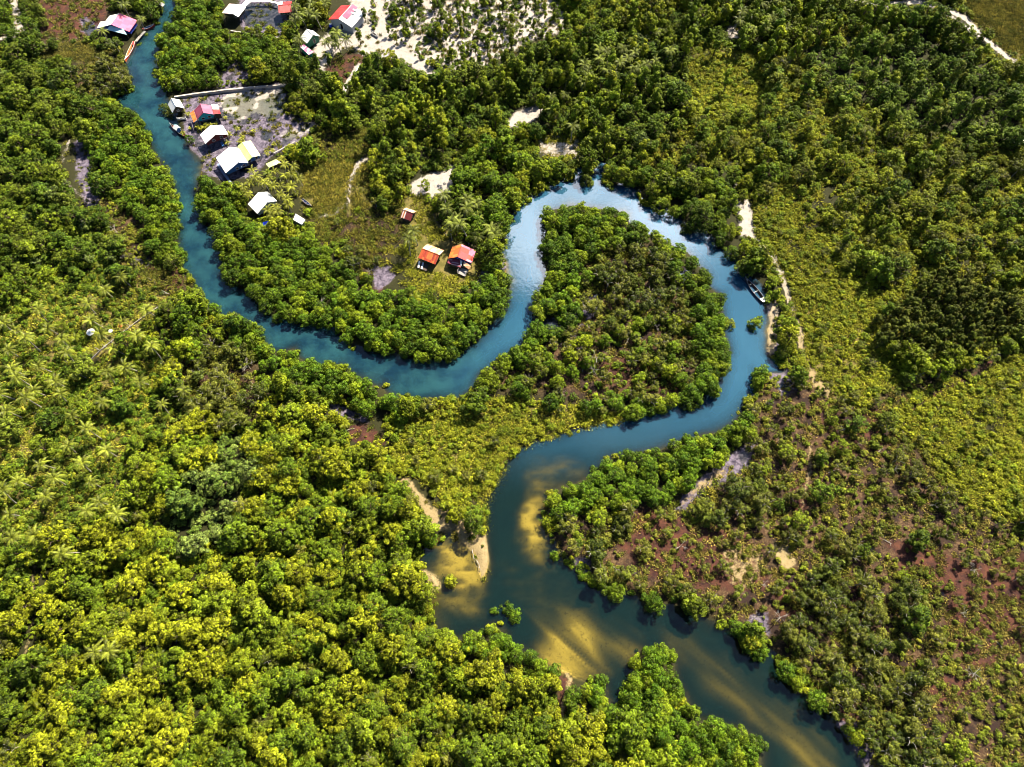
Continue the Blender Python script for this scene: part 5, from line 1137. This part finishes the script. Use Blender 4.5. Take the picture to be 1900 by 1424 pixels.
cabn = cb.build('cabin', BLUE, r); cr = MB(); cr.slab([(x0 - 1.05, 0, 2.12), (x0 + 1.05, 0, 2.12), (x0 + 1.05, .85, 1.55), (x0 - 1.05, .85, 1.55)], .04, 0); cr.slab([(x0 - 1.05, 0, 2.12), (x0 + 1.05, 0, 2.12), (x0 + 1.05, -.85, 1.55), (x0 - 1.05, -.85, 1.55)], .04, 1); cr.build('cabin_roof', [WHITE, PALEBLUE], cabn)
g = MB(); g.box((1.9, 0, .75), (.5, .5, .35)); g.build('engine_box', REDPAINT, r)
p0 = at(569, 378, .8)
boat('dugout_canoe', 'dark dugout canoe lying on the meadow beyond the palms', (578.5,384), (560.5,370.5), .9, DARKWOOD, BLUEPAINT, z=.62, seats=3, depth=.5)
boat('white_canoe', 'small white canoe drawn up on the bank below the boathouse', (328,221), (345,219), .75, WHITEPAINT, GREYWOOD, z=.55, seats=2, depth=.4)
boat('white_skiff', 'white skiff lying on bare ground near the long red-and-white house', (701,68.5), (689,60), 1.0, WHITEPAINT, GREYWOOD, z=.62, seats=2, depth=.45)

# ------------------------------------------------------------------ walls, walkways, jetties, fences
def strip(name, label, pts_px, w, z0, z1, mat, cat, zp=None, posts=0, rng_=np.random.RandomState(4)):
    P = [at(x, y, zp if zp is not None else z1) for x, y in pts_px]; c = sum(P) / len(P); r = empty(name, (c[0], c[1], 0)); tag(r, label, cat); b = MB()
    fine = []
    for p, q in zip(P[:-1], P[1:]):
        n = max(2, int(np.linalg.norm(q - p) / 1.1)); fine += [p + (q - p) * k / n for k in range(n)]
    fine.append(P[-1])
    for p, q in zip(fine[:-1], fine[1:]):
        d = q - p; l = np.linalg.norm(d[:2]); a = math.atan2(d[1], d[0]); m_ = (p + q) / 2 - c
        b.box((m_[0] + rng_.normal() * .02, m_[1] + rng_.normal() * .02, (z0 + z1) / 2 + rng_.normal() * .015), (l + .004, w * (1 + rng_.normal() * .06), z1 - z0), a + rng_.normal() * .015)
    b.build('top' if posts else 'body', mat, r)
    if posts:
        for p in fine[::posts]:
            s = MB(); m_ = p - c; s.tube([(m_[0], m_[1], -1.2), (m_[0], m_[1], z0 + .02)], [.08, .07], 5); s.build('post', DARKWOOD, r)
    return r
strip('stone_causeway', 'long pale stone causeway wall running from the mangroves to the forest', [(323,179.5),(360,174),(418,166.5),(470,161.5),(536,156.5)], .62, -.2, 1.15, STONE, 'wall')
strip('plank_walkway', 'narrow pale plank walkway beside the open meadow', [(508,284),(528,273.5),(547,263)], .4, .85, .97, GREYWOOD, 'walkway', posts=3)
strip('plank_walkway', 'weathered plank walkway on posts in front of the fish pond', [(428,57),(460,62),(500,68),(532,71)], .45, .85, .98, GREYWOOD, 'walkway', posts=3)
strip('plank_walkway', 'white plank walkway along the far side of the fish pond', [(452,7),(470,2),(500,2.5),(516,6)], .8, 1.3, 1.45, FRAME, 'walkway', posts=3)
strip('boat_jetty', 'plank jetty along the bank from the pink-roofed house to the red longboat', [(268,58),(260,67),(252,77)], .9, .75, .9, GREYWOOD, 'jetty', posts=2)
strip('boat_jetty', 'blue-grey jetty below the blue-walled double house', [(404,304),(415,322),(422,331),(430,342)], .75, .7, .85, plain_mat('blue_grey_boards', (.16,.20,.30), .8, .2), 'jetty', posts=2)
strip('garden_fence', 'low pale fence along the path through the palm garden', [(300,565),(262,590),(225,618),(185,650),(145,690)], .16, .35, 1.05, GREYWOOD, 'fence', posts=3)
strip('garden_fence', 'short white fence beside the footpath in the village trees', [(668,120),(655,140),(645,158),(637,176)], .22, .3, 1.2, FRAME, 'fence', posts=3)
shed('river_platform', 'small square roofed platform standing over the upper river', [(295,8.5),(302,12.8),(306,8.2),(298.5,3.6)], [2.6, 2.6, 2.6, 2.6], GREYWOOD, None, cat='platform')
rng = np.random.RandomState(23)
LOGS = [((1640,1002),(1655,1010)),((1794,890),(1815,897)),((1622,845),(1638,832)),((1380,940),(1388,955)),((590,715),(612,722)),((640,800),(660,795)),((740,800),(752,812)),((880,745),(890,720)),((1130,600),(1145,606)),((1160,640),(1170,625)),((1080,690),(1090,672)),((1536,878),(1556,872)),
 ((790,975),(805,990)),((730,960),(745,975)),((190,640),(206,652)),((176,645),(190,654)),((118,668),(134,680)),((250,625),(262,634)),((48,760),(74,770)),((430,930),(452,934)),((600,712),(622,700)),((1190,850),(1200,862)),((1400,600),(1412,612)),((1436,575),(1442,596)),((1668,790),(1680,812)),((1850,1190),(1860,1205)),((1700,1240),(1716,1252)),((1436,1085),(1452,1092)),((300,540),(318,548)),((270,515),(290,522)),((885,1040),(892,1058)),((876,1020),(880,1042))]
near_mark = lambda x, y: min(MARKS, key=lambda m: (m[1] - x) ** 2 + (m[2] - y) ** 2)
seen = {}
for i, (p, q) in enumerate(sorted(LOGS, key=lambda t: min((m[1] - t[0][0]) ** 2 + (m[2] - t[0][1]) ** 2 for m in MARKS))):
    A, B = at(*p, .6), at(*q, .6); A[2] = gz(*A[:2]) + .12; B[2] = gz(*B[:2]) + .25; c = (A + B) / 2; r = empty('fallen_branch', tuple(c)); b = MB(); d = B - A; l = np.linalg.norm(d)
    pts = [A - c + d * t + np.array((0, 0, .12 * sin(pi * t))) + rng.normal(size=3) * .05 for t in (0, .25, .5, .75, 1)]; b.tube(pts, [.11, .10, .08, .06, .03], 6); b.build('stem', PALE, r)
    b = MB()
    for t in (.45, .7): s0 = pts[2] if t < .5 else pts[3]; b.tube([s0, s0 + np.array((rng.normal() * l * .25, rng.normal() * l * .25, .3))], [.05, .015], 5)
    b.build('twig', PALE, r)
    m = near_mark((p[0] + q[0]) / 2, (p[1] + q[1]) / 2)[0]; seen[m] = seen.get(m, 0) + 1
    tag(r, 'bleached fallen branch lying %s the %s' % ('nearest' if seen[m] == 1 else ordw(seen[m]) + ' nearest to', m) if seen[m] > 1 else 'bleached fallen branch lying nearest to the %s' % m, 'branch', 'bleached fallen branches')

grow()
